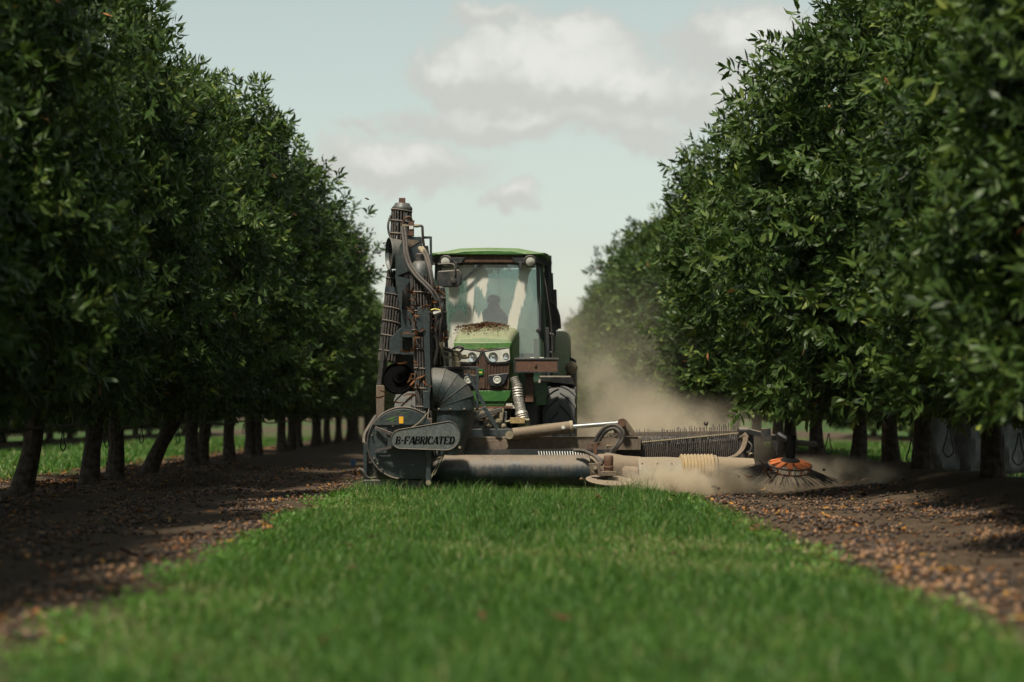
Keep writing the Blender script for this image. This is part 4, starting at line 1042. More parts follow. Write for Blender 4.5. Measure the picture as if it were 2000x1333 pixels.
pl = S().lathe(P(777, 740, 29.25), Vector((0.1, -1, 0.2)), [(.02, .06), (.06, .06), (.07, .02), (.17, .02), (.185, .045), (.195, .0), (.185, -.05), (.02, -.05)], n=36).build("pulley", M_INK_SHADE, tw, sharp=40)  # flat black colour stands for the shaded hollow around the pulley
S().pbox(760, 745, 805, 756, 29.6, 0.2).build("axle_box", M_BLACK, tw)
br = S().pprism([(824.5, 605), (838, 604), (842, 764), (832, 764)], 28.6, 0.05).build("flat_bar", M_STEEL, sweeper, bevel=0.004)
S().pbox(826.5, 764, 840, 798, 28.59, 0.07).build("bar_shoe", M_STEEL, br, bevel=0.004)
S().pbox(814, 600, 826, 650, 28.66, 0.03).build("bar_plate", M_STEEL, br, bevel=0.003)
S().cyl(P(838, 798, 28.6), P(835, 822, 28.55), .008, n=6).build("bar_rod", M_CAGE, br)
S().pbox(829, 817, 844, 830, 28.45, 0.1).build("bar_foot", M_DUSTED, br, bevel=0.004)
S().tube([P(838, 804, 28.3), P(818, 826, 28.28), P(800, 838, 28.28)], .006, n=5).build("thin_cable", M_BRASS, br)
# gored elbow duct
EC = (848.5, 799.0); de = 28.72
def ering(ang, rm=43.0, rt_=39.0, n=28):
    """a ring of the elbow where it has turned by ang from its mouth"""
    a = R(ang); out_v = Vector((math.sin(a), 0, math.cos(a)))
    c = P(EC[0], EC[1], de) + out_v * (rm * U); rr = rt_ * U
    return [c + out_v * (rr * math.cos(k * 2 * math.pi / n)) + Vector((0, rr * math.sin(k * 2 * math.pi / n), 0)) for k in range(n)]
elbow = None
for i in range(5):
    mb = S(); mb.loft([ering(-3 + 18.6 * i), ering(-3 + 18.6 * (i + 1))], caps=False)
    o = mb.build("elbow_duct" if i == 0 else "duct_gore", M_STEEL, sweeper if i == 0 else elbow, sharp=60)
    if i == 0: elbow = o
    rs = ering(-3 + 18.6 * i, 43, 39.3)
    S().tube(rs, .005, n=5, sub=1, closed=True).build("gore_seam", M_STEEL, elbow)
S().loft([ering(-4, 43, 37), ering(30, 43, 37), ering(60, 43, 37)], caps=False).build("duct_lining", M_RUST, elbow)
S().lathe(P(891.5, 799, de), Vector((0, 0, -1)), [(.252, -.012), (.262, -.012), (.262, .018), (.236, .02)], n=36).build("duct_flange", M_STEEL, elbow, sharp=50)
for a in range(10):
    c = P(891.5, 799.5, de) + Vector((math.cos(a * .628 - 1.2), math.sin(a * .628 - 1.2), 0)) * .262
    S().lathe(c, c - P(891.5, 799.5, de), [(.012, 0), (.009, .01), (.0, .012)], n=8, caps=False).build("flange_bolt", M_BRASS, elbow)
S().lathe(P(891.5, 801, de), Vector((-.13, 0, -1)), [(.236, 0), (.205, .25), (.15, .55)], n=32).build("lower_duct", M_STEEL, elbow, sharp=50)
bxf = S().pbox(846, 716.5, 935, 722, 29.0, 0.3).build("box_frame", M_STEEL, sweeper, bevel=0.004)
S().pbox(929.5, 722, 935, 802, 29.0, 0.3).build("frame_upright", M_STEEL, bxf, bevel=0.004)
S().pbox(846, 722, 906, 745, 29.15, 0.02).build("frame_panel", M_STEEL, bxf)
S().prism([P(910, 727, 28.96), P(914, 724, 28.96), P(949, 790, 28.96), P(944, 796, 28.96)], (0, .04, 0)).build("frame_brace", M_STEEL, bxf)
S().pprism([(852, 835), (866, 814), (880, 826)], 28.4, 0.04).build("duct_ear", M_STEEL, bxf)
S().bar(P(945, 795, 28.9), P(972, 838, 28.9), .09, .05).build("push_link", M_STEEL, bxf, bevel=0.004)
hm = S().lathe(P(891, 717, 28.95), Vector((0, 0, 1)), [(.055, 0), (.055, .06), (.048, .065), (.048, .13), (.055, .135), (.055, .19), (.03, .20)], n=20).build("hydraulic_motor", M_BRASS, sweeper, sharp=40)
S().cyl(P(898, 698, 28.93), P(915, 697, 28.9), .02, n=10).build("motor_port", M_BRASS, hm)
S().cyl(P(906, 698, 28.93), P(910, 697.5, 28.9), .03, n=6).build("motor_nut", M_BRASS, hm)
S().tube([P(846, 716, 28.9), P(846, 700, 28.88), P(853, 686, 28.86), P(868, 681, 28.85), P(884, 687, 28.88)], .022, n=9).build("motor_hose", M_RUBBER, hm)
S().tube([P(862, 668, 28.85), P(863, 684, 28.85), P(865, 695, 28.85), P(872, 699, 28.88), P(884, 698, 28.92)], .014, n=8).build("motor_pipe", M_BRASS, hm)
S().cyl(P(861.5, 666, 28.85), P(864, 690, 28.85), .026, n=10).build("pipe_sleeve", M_BRASS, hm)
S().tube([P(884, 682, 28.9), P(895, 677, 28.85), P(905, 681, 28.85), P(899, 687, 28.9)], .013, n=7).build("motor_hose", M_RUBBER, hm)
# long hoses down the tower
H1 = [P(784, 444, 29.0), P(788, 470, 28.92), P(790, 494, 28.85), P(797, 518, 28.8), P(812, 540, 28.7), P(834, 562, 28.62), P(848, 580, 28.6), P(855, 600, 28.6), P(857, 622, 28.6), P(851, 650, 28.62), P(855, 680, 28.65), P(848, 714, 28.7)]
S().tube(H1, .020, n=9, sub=4).build("long_hose", M_RUBBER, sweeper)
S().tube([p + Vector((.032, -.01, .01)) for p in H1[:-3]] + [P(860, 640, 28.6), P(861, 668, 28.66)], .018, n=9, sub=4).build("long_hose", M_RUBBER, sweeper)
S().tube([P(821, 489, 29.0), P(829, 500, 28.9), P(836, 520, 28.75), P(842, 548, 28.68), P(848, 580, 28.66), P(852, 620, 28.66), P(850, 660, 28.7)], .019, n=9, sub=4).build("long_hose", M_RUBBER, sweeper)
S().tube([P(826, 487, 29.0), P(834, 498, 28.9), P(840, 520, 28.78), P(845, 548, 28.72), P(851, 575, 28.72), P(861, 610, 28.75), P(866, 650, 28.8)], .019, n=9, sub=4).build("long_hose", M_RUBBER, sweeper)
for dx in (0, 5):
    S().cyl(P(819 + dx, 484, 29.02), P(826 + dx, 494, 28.96), .026, n=9).build("hose_fitting", M_BRASS, sweeper)
S().bar(P(846, 612, 28.55), P(860, 607, 28.55), .012, .03).build("cable_tie", M_WHITE, sweeper)
S().tube([P(842, 606, 28.55), P(850, 604, 28.54), P(860, 607, 28.55)], .008, n=5).build("yellow_tie", M_GOLD, sweeper)

# ------------------------------------------------------------------ tractor
TL = Vector((-0.175, 30.6, 0.0))
tractor = empty("tractor", TL, R(-2.5))
tag(tractor, "dusty green farm tractor with glazed cab driving towards the camera", "tractor")
def T(): return MB()
def tz(py, d=30.6): return EYE + (812 - py) * d / FPX
def tx(px, d=30.6): return (px - 943) * d / FPX + (943 - 970) * (d - 30.6) / FPX
# hood
def hood_ring(y, w, top, bot, cr, crown=0.05):
    pts = []
    for a in np.linspace(0, 90, 7): pts.append((w - cr + cr * math.sin(R(a)), y, top - cr + cr * math.cos(R(a))))
    pts = pts[::1]
    right = [(w, y, bot)]
    left = [(-w, y, bot)]
    rt2 = [(x, yy, z) for x, yy, z in pts]
    lt2 = [(-x, yy, z) for x, yy, z in reversed(pts)]
    mid = [(0.0, y, top + crown)]
    return left + lt2 + mid + rt2 + right
hood = T().loft([hood_ring(-0.02, .345, 1.80, 1.18, .06, .012), hood_ring(0.02, .365, 1.895, 1.12, .09, .02), hood_ring(.16, .375, 1.945, 1.10, .10, .03), hood_ring(.6, .385, 2.01, 1.10, .10), hood_ring(1.2, .40, 2.075, 1.10, .10), hood_ring(1.68, .41, 2.11, 1.10, .10)]).build("hood", M_GREEN, tractor, sharp=40)
T().prism([(-.35, -.035, 1.745), (.35, -.035, 1.775), (.372, -.03, 1.86), (-.372, -.03, 1.86)], (0, .05, 0)).build("hood_lip", M_GREEN, hood, bevel=0.015)
grille = T().prism([(-.335, -.05, 1.25), (.335, -.05, 1.25), (.345, -.05, 1.74), (.03, -.05, 1.765), (0, -.05, 1.785), (-.03, -.05, 1.765), (-.345, -.05, 1.74)], (0, .05, 0)).build("grille", M_GRIME, hood, bevel=0.01)
for i in range(17):
    x = -.315 + i * .0395
    T().box((x, -.064, 1.27), (x + .016, -.05, 1.56 + .05 * (abs(i - 8) < 3))).build("grille_slat", M_GRIME, grille)
T().prism([(-.035, -.06, 1.27), (.035, -.06, 1.27), (.045, -.075, 1.6), (.012, -.062, 1.775), (-.012, -.062, 1.775), (-.045, -.075, 1.6)], (0, .03, 0)).build("grille_spine", M_GRIME, grille, bevel=0.006)
for sgn in (-1, 1):
    fx = lambda px: sgn * tx(px)
    outer = [(941.8, 686), (995.5, 678.5), (998, 706.5), (991, 711), (964, 713), (954, 709.5), (946, 699)]
    hl = T().prism([(fx(x), -.07, tz(y)) for x, y in outer], (0, .04, 0)).build("headlight", M_BLACK, hood, bevel=0.004)
    inner = [(947.5, 689), (995, 681.5), (996.5, 703), (988, 707), (965, 708.5), (957, 704), (950, 696)]
    T().prism([(fx(x), -.078, tz(y)) for x, y in inner], (0, .02, 0)).build("headlight_lens", M_LENS, hl)
    for (cx, cy_, r) in ((963.5, 698, .062), (988.5, 696, .04)):
        c = Vector((fx(cx), -.079, tz(cy_)))
        T().lathe(c, (0, -1, 0), [(r, 0), (r, .006), (r * .88, .006), (r * .7, .001), (r * .32, .0005), (r * .28, .012), (.001, .016)], n=28, caps=False).build("reflector", M_REFL, hl)
    fog = [(955, 733.5), (994.5, 729), (986, 750), (976, 756), (958, 754.5), (953.5, 745)]
    fl = T().prism([(fx(x), -.085, tz(y)) for x, y in fog], (0, .04, 0)).build("fog_lamp", M_BLACK, hood, bevel=0.008)
    c = Vector((fx(971.5), -.087, tz(742.5)))
    T().lathe(c, (0, -1, 0), [(.05, 0), (.05, .012), (.04, .014), (.034, .004), (.001, .012)], n=24, caps=False).build("fog_lens", M_LENS, fl)
# emblem
ex, ez = tx(937.5), tz(727)
em = T().prism([(ex - .048, -.08, ez - .03), (ex - .035, -.08, ez - .045), (ex + .035, -.08, ez - .045), (ex + .048, -.08, ez - .03), (ex + .045, -.08, ez + .038), (ex - .045, -.08, ez + .038)], (0, .02, 0)).build("emblem", M_EMB, hood, bevel=0.003)
stag = [(-.034, -.012), (-.020, .004), (-.030, .020), (-.022, .014), (-.012, .008), (-.006, .000), (.014, -.002), (.034, .010), (.022, -.010), (.034, -.024), (.016, -.014), (.004, -.014), (-.010, -.010), (-.020, -.026), (-.022, -.012)]
T().prism([(ex + x, -.0835, ez + z) for x, z in stag], (0, .003, 0)).build("leaping_stag", M_GOLD, em)
# lower nose
T().loft([[(-.35, y, 1.17), (-.30, y, 1.10), (.30, y, 1.10), (.35, y, 1.17), (.36, y, 1.25), (-.36, y, 1.25)] for y in (-.05, .3)]).build("nose_trim", M_GREENB, hood, bevel=0.012)
T().prism([(-.30, -.03, 1.05), (.28, -.03, 1.05), (.31, -.03, 1.165), (.10, -.03, 1.165), (.07, -.03, 1.15), (-.31, -.03, 1.15)], (0, .25, 0)).build("nose_block", M_GREENB, hood, bevel=0.01)
T().bar((-.36, -.02, 1.035), (.38, -.02, 1.035), .05, .03).build("nose_bar", M_RUST, hood)
T().box((-.30, .05, .50), (.30, 1.6, 1.04)).build("engine_block", M_BLACK, tractor, bevel=0.02)
# front linkage, a tangle of links and fittings
lk = T().box((-.36, -.30, .62), (.34, -.1, .78)).build("front_linkage", M_STEEL, tractor, bevel=0.01)
for (a, b, w, m) in (((-.34, -.25, .99), (.15, -.25, 1.0), .05, M_DUSTED), ((.0, -.32, .76), (.0, -.28, 1.02), .06, M_BLACK), ((.14, -.32, .74), (.14, -.3, 1.0), .05, M_DUSTED), ((-.10, -.34, .98), (.10, -.34, .80), .05, M_STEEL), ((.22, -.3, .70), (.26, -.3, 1.02), .045, M_BRASS), ((.30, -.3, .72), (.30, -.26, .98), .035, M_BLACK), ((-.30, -.34, .84), (.22, -.36, .92), .05, M_DUSTED)):
    T().bar(a, b, w, w).build("link", m, lk, bevel=0.005)
for (x, z, r) in ((.02, .95, .045), (.10, .97, .035), (.08, .82, .05), (.20, .86, .04), (-.16, .96, .04), (.28, .80, .03)):
    T().lathe((x, -.36, z), (0, -1, 0), [(r, 0), (r, .03), (r * .5, .035), (r * .45, .05)], n=14).build("link_pin", M_BRASS, lk, sharp=40)
T().box((.05, -.38, .90), (.20, -.3, .955)).build("link_block", M_DUSTED, lk, bevel=0.006)
T().box((-.22, -.40, .985), (-.12, -.3, 1.05)).build("link_block", M_DUSTED, lk, bevel=0.006)
T().box((-.28, -.38, .70), (.10, -.3, .745)).build("link_block", M_DUSTED, lk, bevel=0.006)
for k in range(3):
    T().tube([(-.46, -.55, .76 + .02 * k), (-.2, -.5, .80 + .02 * k), (.05, -.45, .92 + .02 * k), (.26, -.4, .99 + .015 * k)], .014, n=7).build("feed_hose", M_RUBBER, lk)
T().box((.36, -.38, .83), (.545, -.27, .905)).build("filter_block", M_HOSEY, lk, bevel=0.004)
T().cyl((.545, -.32, .87), (.60, -.32, .875), .015, n=8).cyl((.30, -.32, .85), (.36, -.32, .86), .015, n=8).build("block_port", M_BRASS, lk)
fh = []
for i in range(46):
    f = i / 45; fh.append(.062 + .010 * (i % 2) + (.012 if .62 < f < .9 else 0) - .012 * (f < .2))
pts = [(.40, -.16, 1.40), (.44, -.20, 1.30), (.455, -.22, 1.15), (.49, -.24, .98), (.52, -.25, .86), (.53, -.26, .76)]
q = []
for i in range(46):
    f = i / 45 * 5; j = min(int(f), 4); q.append(Vector(pts[j]).lerp(Vector(pts[j + 1]), f - j))
T().tube(q, .06, n=16, sub=1, radii=fh).build("foil_wrapped_duct", M_FOIL, tractor, sharp=60)
# side tank, step, tool box
T().box((.46, .35, .70), (.70, 1.1, 1.20)).build("side_tank", M_BLACK, tractor, bevel=0.03)
tbx = T().box((.415, -.10, 1.475), (.955, .28, 1.635)).build("tool_box", M_RUST, tractor, bevel=0.006)
T().box((.405, -.11, 1.625), (.965, .29, 1.655)).build("tool_box_lid", M_BLACK, tbx, bevel=0.005)
for x in (.41, .952): T().box((x - .008, -.108, 1.475), (x + .008, -.09, 1.625)).build("corner_strip", M_BLACK, tbx)
T().box((.405, -.107, 1.468), (.965, -.09, 1.484)).build("edge_strip", M_BLACK, tbx)
T().box((.655, -.118, 1.545), (.685, -.10, 1.60)).build("latch", M_RUST, tbx, bevel=0.003)
for x in (.60, .72): T().box((x, -.02, 1.655), (x + .05, .05, 1.668)).build("lid_clip", M_WHITE, tbx)
T().box((.53, .05, 1.1), (.64, .16, 1.475)).build("box_bracket", M_RUST, tbx, bevel=0.005)
T().box((.36, .35, 1.06), (.80, 1.6, 1.35)).build("frame_rail", M_GREENB, tractor, bevel=0.01)
# wheels
def wheel(x, y, r, w, name_rim, nl, side):
    rim = T().lathe((x, y, r), (1, 0, 0), [(.05, -.10), (r * .42, -.10), (r * .52, -.06), (r * .58, -w * .45), (r * .60, -w * .45), (r * .58, 0), (r * .60, w * .45), (r * .58, w * .45), (r * .5, .06), (.05, .08)], n=32).build("wheel", M_HOSEY, tractor, sharp=40)
    mb = T()
    prof = [(r * .58, -w * .40), (r * .68, -w * .48), (r * .84, -w * .50), (r * .93, -w * .46), (r * .955, -w * .3), (r * .965, 0), (r * .955, w * .3), (r * .93, w * .46), (r * .84, w * .50), (r * .68, w * .48), (r * .58, w * .40)]
    mb.lathe((x, y, r), (1, 0, 0), prof, n=56, caps=False)
    for i in range(nl):
        for s in (-1, 1):
            a0 = 2 * math.pi * (i + (.5 if s > 0 else 0)) / nl
            rings = []
            for k in range(5):
                f = k / 4; xx = s * w * (.02 + .47 * f); a = a0 - .30 * f ** 1.2 * 24 / nl
                rr0 = r * (.955 - .06 * f ** 3); rr1 = r * (1.0 - .045 * f ** 3); hw = .026 + .010 * f
                def pnt(rr, da): return Vector((x + xx, y + rr * math.sin(a + da), r + rr * math.cos(a + da)))
                rings.append([pnt(rr0, -hw / r * 1.35), pnt(rr0, hw / r * 1.35), pnt(rr1, hw / r), pnt(rr1, -hw / r)])
            mb.loft(rings)
    mb.build("tyre", M_TYRE, rim, sharp=35)
    return rim
for s in (-1, 1):
    wheel(s * .955, .95, .665, .44, "front", 18, s)
    wheel(s * .90, 3.55, .88, .50, "rear", 20, s)
T().bar((-.75, .95, .62), (.75, .95, .62), .22, .2).build("front_axle", M_BLACK, tractor, bevel=0.02)
T().bar((-.75, 3.55, .88), (.75, 3.55, .88), .3, .3).build("rear_axle", M_BLACK, tractor, bevel=0.02)
for s in (-1, 1):
    mb = T(); rings = []
    for a in np.linspace(-14, 100, 14):
        c = (s * .925, .95, .70); rr = .70
        y = .95 + rr * math.sin(R(a)); z = .70 + rr * math.cos(R(a))
        y2 = .95 + (rr + .05) * math.sin(R(a)); z2 = .70 + (rr + .05) * math.cos(R(a))
        rings.append([(s * .68, y, z - .05), (s * .70, y2, z2), (s * 1.10, y2, z2), (s * 1.14, y, z - .05), (s * 1.12, y, z - .045), (s * .71, y, z)])
    fd = mb.loft(rings).build("front_fender", M_BLACK, tractor, sharp=40)
    T().prism([(s * .685, .55, .55), (s * .685, .50, 1.20), (s * .685, .70, 1.40), (s * .685, 1.3, 1.38), (s * .685, 1.5, .7)], (s * .03, 0, 0)).build("fender_flap", M_BLACK, fd, bevel=0.004)
    # rear fender
    mb = T(); rings = []
    for a, rr in zip(np.linspace(-72, 45, 16), [1.02] * 16):
        y = 3.55 + rr * math.sin(R(a)); z = 1.02 + rr * 1.02 * math.cos(R(a)); y2 = 3.55 + (rr + .05) * math.sin(R(a)); z2 = 1.02 + (rr * 1.02 + .07) * math.cos(R(a))
        rings.append([(s * .66, y, z), (s * .66, y2, z2), (s * .98, y2, z2 - .01), (s * 1.06, y2, z2 - .06), (s * 1.06, y, z - .03)])
    rf = mb.loft(rings).build("rear_fender", M_GREEN, tractor, sharp=40)
    T().box((s * 1.08 - .06, 2.62, 1.30), (s * 1.08 + .06, 2.70, 1.62)).build("fender_extension", M_BLACK, rf, bevel=0.008)
# work lamp caked in mud, on the fender
T().lathe((1.09, 2.5, 1.585), (0, -1, 0), [(.07, -.06), (.085, 0), (.07, .03), (.03, .055), (.001, .06)], n=18).build("mud_caked_lamp", M_SAND, tractor, sharp=70)
T().tube([(1.09, 2.6, 1.54), (1.06, 2.62, 1.46), (1.0, 2.62, 1.40)], .05, n=8).build("lamp_arm", M_RUBBER, tractor)
# cab
CY0, CY1 = 1.66, 3.30
roof_pts = lambda y, w, z0, z1, e: [(-w, y, z0), (-w - .01, y, (z0 + z1) / 2), (-w + e, y, z1 - .03), (-w * .5, y, z1 + .015), (0, y, z1 + .025), (w * .5, y, z1 + .015), (w - e, y, z1 - .03), (w + .01, y, (z0 + z1) / 2), (w, y, z0)]
roof = T().loft([roof_pts(1.42, .66, 3.065, 3.095, .10), roof_pts(1.46, .74, 3.055, 3.125, .14), roof_pts(1.70, .785, 3.02, 3.15, .16), roof_pts(2.6, .80, 3.0, 3.185, .16), roof_pts(3.3, .80, 3.0, 3.16, .16), roof_pts(3.42, .74, 3.02, 3.12, .12)]).build("cab_roof", M_ROOF, tractor, sharp=35, bevel=0.01)
T().box((-.60, 1.455, 2.955), (.60, 1.62, 3.062)).build("roof_visor", M_GRIME, roof, bevel=0.012)
for s in (-1, 1):
    T().prism([(s * .30, 1.44, 3.03), (s * .64, 1.44, 3.03), (s * .64, 1.44, 2.965), (s * .56, 1.44, 2.95), (s * .36, 1.44, 2.95)], (0, .05, 0)).build("lamp_recess", M_BLACK, roof, bevel=0.006)
    T().box((s * .43 - .022, 1.40, 2.86), (s * .43 + .022, 1.44, 2.965)).build("lamp_bracket", M_BLACK, roof, bevel=0.004)
    wl = T().lathe((s * .55, 1.43, 2.985), (s * .15, -1, -.25), [(.035, -.02), (.075, .0), (.085, .05), (.082, .09), (.07, .092)], n=24).build("work_lamp", M_RUBBER, roof, sharp=40)
    T().lathe(Vector((s * .55, 1.43, 2.985)) + Vector((s * .15, -1, -.25)).normalized() * .088, (s * .15, -1, -.25), [(.068, 0), (.05, .008), (.001, .014)], n=24, caps=False).build("lamp_lens", M_LENS, wl)
    T().prism([(s * .62, 1.46, 3.03), (s * .78, 1.6, 3.02), (s * .78, 1.6, 2.93), (s * .64, 1.46, 2.96)], (0, .06, 0)).build("roof_corner", M_BLACK, roof)
cabf = empty("cab_frame", (0, 0, 0)); cabf.parent = tractor
def pillar(pts, w, mat, nm, par): T().bar(*pts, w, w * 1.3, up=(0, 1, 0)).build(nm, mat, par, bevel=0.008)
for s in (-1, 1):
    pillar(((s * .655, 1.60, 2.98), (s * .70, 1.62, 1.35)), .050, M_BLACK, "front_pillar", cabf)
    pillar(((s * .70, 1.70, 2.98), (s * .775, 1.78, 1.35)), .045, M_DARKGREEN, "door_frame", cabf)
    pillar(((s * .745, 2.35, 3.0), (s * .82, 2.4, 1.35)), .05, M_BLACK, "middle_pillar", cabf)
    pillar(((s * .76, 3.28, 3.0), (s * .82, 3.35, 1.6)), .06, M_BLACK, "rear_pillar", cabf)
T().box((-.72, 1.6, 1.10), (.72, 3.3, 1.36)).build("cab_floor", M_BLACK, cabf, bevel=0.01)
T().box((-.66, 1.60, 1.36), (.66, 1.66, 1.70)).build("cab_front_panel", M_DARKGREEN, cabf)
T().box((-.75, 3.28, 1.36), (.75, 3.33, 1.80)).build("cab_rear_panel", M_BLACK, cabf)
T().box((-.70, 1.58, 2.94), (.70, 1.64, 2.99)).build("header_rail", M_BLACK, cabf)
STREAKS = [(-.47, 2.86, .16, .10, .95), (-.46, 2.62, .07, .22, .95), (-.27, 2.84, .11, .12, .95), (-.235, 2.62, .045, .26, .97), (-.25, 2.38, .034, .34, .95), (-.10, 2.78, .085, .17, .95), (-.06, 2.62, .03, .12, .9), (-.40, 2.12, .10, .22, .93), (-.34, 2.00, .16, .14, .9),
           (-.22, 2.06, .11, .24, .95), (-.12, 2.04, .055, .22, .92), (-.05, 1.98, .04, .16, .85), (.05, 2.90, .22, .05, .75), (.30, 1.92, .06, .10, .8), (-.40, 1.90, .22, .08, .8)]
for k in range(9):
    f = k / 8; STREAKS.append((.485 - .22 * f, 2.86 - .98 * f, .062 - .006 * f, .15, .93))
STREAKS.append((.50, 2.88, .07, .09, .8))
M_GLASS = make_glass("dusty_windscreen", (0.42, 0.53, 0.50), STREAKS)
M_SIDEGLASS = make_glass("tinted_side_glass", (0.35, 0.48, 0.42), None)
ws = T()
rows = []
for z, y in ((1.50, 1.56), (1.9, 1.565), (2.4, 1.575), (2.94, 1.60)):
    w = .685 - .03 * (z - 1.5) / 1.44
    rows.append([(w * u, y - .03 * (1 - u * u), z) for u in np.linspace(-1, 1, 9)])
ws.loft(rows, caps=False, closed=False)
ws.build("windscreen", M_GLASS, cabf)
for s in (-1, 1):
    T().add([(s * .70, 1.80, 1.38), (s * .815, 2.36, 1.38), (s * .74, 2.34, 2.98), (s * .69, 1.74, 2.98)], [(0, 1, 2, 3)]).build("door_glass", M_SIDEGLASS, cabf)
    T().add([(s * .82, 2.44, 1.5), (s * .815, 3.3, 1.6), (s * .76, 3.26, 2.98), (s * .745, 2.38, 2.98)], [(0, 1, 2, 3)]).build("side_glass", M_SIDEGLASS, cabf)
T().add([(-.74, 3.32, 1.8), (.74, 3.32, 1.8), (.72, 3.28, 2.98), (-.72, 3.28, 2.98)], [(0, 1, 2, 3)]).build("rear_glass", M_SIDEGLASS, cabf)
T().bar((-.08, 1.50, 2.955), (-.335, 1.49, 2.73), .022, .03).build("wiper", M_BLACK, cabf)
hd = T().tube([(.80, 1.72, 2.02), (.86, 1.70, 2.0), (.865, 1.70, 1.85), (.85, 1.70, 1.78), (.80, 1.72, 1.77)], .016, n=8).build("door_handle", M_BLACK, cabf)
T().bar((.775, 1.70, 2.10), (.795, 1.70, 1.40), .045, .05, up=(0, 1, 0)).build("door_edge", M_BLACK, cabf, bevel=0.004)
T().box((.60, 1.58, 1.38), (.70, 1.60, 1.95)).build("door_panel", M_DARKGREEN, cabf)
T().lathe((.665, 1.57, 2.06), (0, -1, 0), [(.035, 0), (.03, .03), (.001, .035)], n=12).build("hinge_knob", M_BLACK, cabf)
# exhaust and pipes behind the cab edge
ex_ = T().bar((.80, 2.2, 3.02), (.80, 2.2, 1.95), .05, .06, up=(0, 1, 0)).build("roof_bar", M_BLACK, tractor, bevel=0.005)
T().bar((.815, 2.5, 2.88), (.85, 2.5, 2.0), .045, .045, up=(0, 1, 0)).build("pipe_stack", M_RUBBER, ex_)
T().bar((.865, 2.6, 2.66), (.885, 2.6, 2.1), .04, .04, up=(0, 1, 0)).build("pipe_stack", M_RUBBER, ex_)
T().box((.785, 2.15, 3.0), (.825, 2.22, 3.10)).build("bar_ear", M_BLACK, ex_, bevel=0.004)
T().tube([(.80, 1.9, 2.46), (.86, 2.0, 2.42), (.92, 2.05, 2.27), (.935, 2.05, 2.10)], .024, n=8).build("arc_hose", M_RUBBER, ex_)
T().tube([(.72, 1.62, 2.78), (.755, 1.6, 2.70), (.80, 1.6, 2.40), (.835, 1.62, 2.1), (.85, 1.65, 1.65)], .010, n=6).build("thin_hose", M_RUBBER, ex_)
T().box((.83, 2.0, 2.02), (.89, 2.08, 2.14)).build("hose_clamp", M_BLACK, ex_, bevel=0.004)
# mirror
mr = T().prism([(-.66, 1.30, 2.84), (-.38, 1.28, 2.86), (-.335, 1.28, 2.80), (-.345, 1.28, 2.66), (-.40, 1.28, 2.63), (-.66, 1.30, 2.62)], (0, .06, 0)).build("mirror", M_BLACK, tractor, bevel=0.015)
mr.location = (0.0, 0, 0)
T().tube([(-.66, 1.36, 2.93), (-.50, 1.30, 2.935), (-.44, 1.27, 2.91), (-.435, 1.26, 2.80), (-.45, 1.262, 2.74)], .012, n=7).build("mirror_arm", M_BLACK, mr)
T().lathe((-.455, 1.275, 2.715), (0, -1, 0), [(.04, 0), (.038, .02), (.001, .026)], n=14).build("mirror_knob", M_RUBBER, mr)
# inside the cab
st = T().loft([[(-.25, y, z0), (.25, y, z0), (.27, y, z0 + .14), (-.27, y, z0 + .14)] for y, z0 in ((2.35, 1.60), (2.85, 1.58))]).build("seat", M_SEAT, tractor, bevel=0.03)
T().loft([[(-.25, 2.80, 1.70), (.25, 2.80, 1.70), (.25, 2.94, 1.70), (-.25, 2.94, 1.70)], [(-.27, 2.86, 2.1), (.27, 2.86, 2.1), (.27, 3.0, 2.1), (-.27, 3.0, 2.1)], [(-.20, 2.92, 2.30), (.20, 2.92, 2.30), (.20, 3.03, 2.30), (-.20, 3.03, 2.30)], [(-.11, 2.94, 2.42), (.11, 2.94, 2.42), (.11, 3.03, 2.42), (-.11, 3.03, 2.42)]]).build("seat_back", M_SEAT, st, bevel=0.03)
T().box((-.2, 2.4, 1.36), (.2, 2.8, 1.6)).build("seat_base", M_BLACK, st)
dash = T().prism([(-.28, 1.75, 1.36), (-.28, 1.75, 2.0), (-.28, 1.95, 2.03), (-.28, 2.0, 1.36)], (.56, 0, 0)).build("dashboard", M_BLACK, tractor, bevel=0.02)
T().tube([(0.03 + .20 * math.cos(a * math.pi / 8), 2.08 + .10 * math.sin(a * math.pi / 8), 2.08 + .17 * math.sin(a * math.pi / 8)) for a in range(16)], .016, n=8, sub=2, closed=True).build("steering_wheel", M_BLACK, dash)
T().cyl((.03, 1.9, 1.95), (.03, 2.08, 2.08), .03, n=10).bar((-.16, 2.08, 2.08), (.22, 2.08, 2.08), .03, .02).build("steering_column", M_BLACK, dash)

# litter lying on the hood
rl_ = np.random.default_rng(21)
def litter_on_hood(n):
    u = np.clip(rl_.normal(0.0, .17, n), -.33, .33); yy = 1.50 - np.abs(rl_.normal(0, .5, n)); yy = np.where(rl_.random(n) < .08, .15 + 1.2 * rl_.random(n), yy)
    yy = np.clip(yy, .1, 1.5); u = u - .06
    zt = np.interp(yy, [.02, .16, .6, 1.2, 1.68], [1.895, 1.945, 2.01, 2.075, 2.11]) + .045 * (1 - np.abs(u) / .38) + .004 + .02 * rl_.random(n) * (yy > 1.0)
    p = np.stack([u, yy, zt], -1)
    ca, sa = math.cos(R(-2.5)), math.sin(R(-2.5))
    return np.stack([TL.x + p[:, 0] * ca - p[:, 1] * sa, TL.y + p[:, 0] * sa + p[:, 1] * ca, p[:, 2]], -1)
hl_ = leaf_quads(litter_on_hood(1700), 0.035, 0.016, 0.9, 0.0, 0.62)
o = link("hood_litter", np_mesh("hood_litter", *hl_[:3], tone=hl_[3]), M_LITTER)
tag(o, "brown leaf litter heaped on the tractor hood below the windscreen", "litter", kind='stuff')

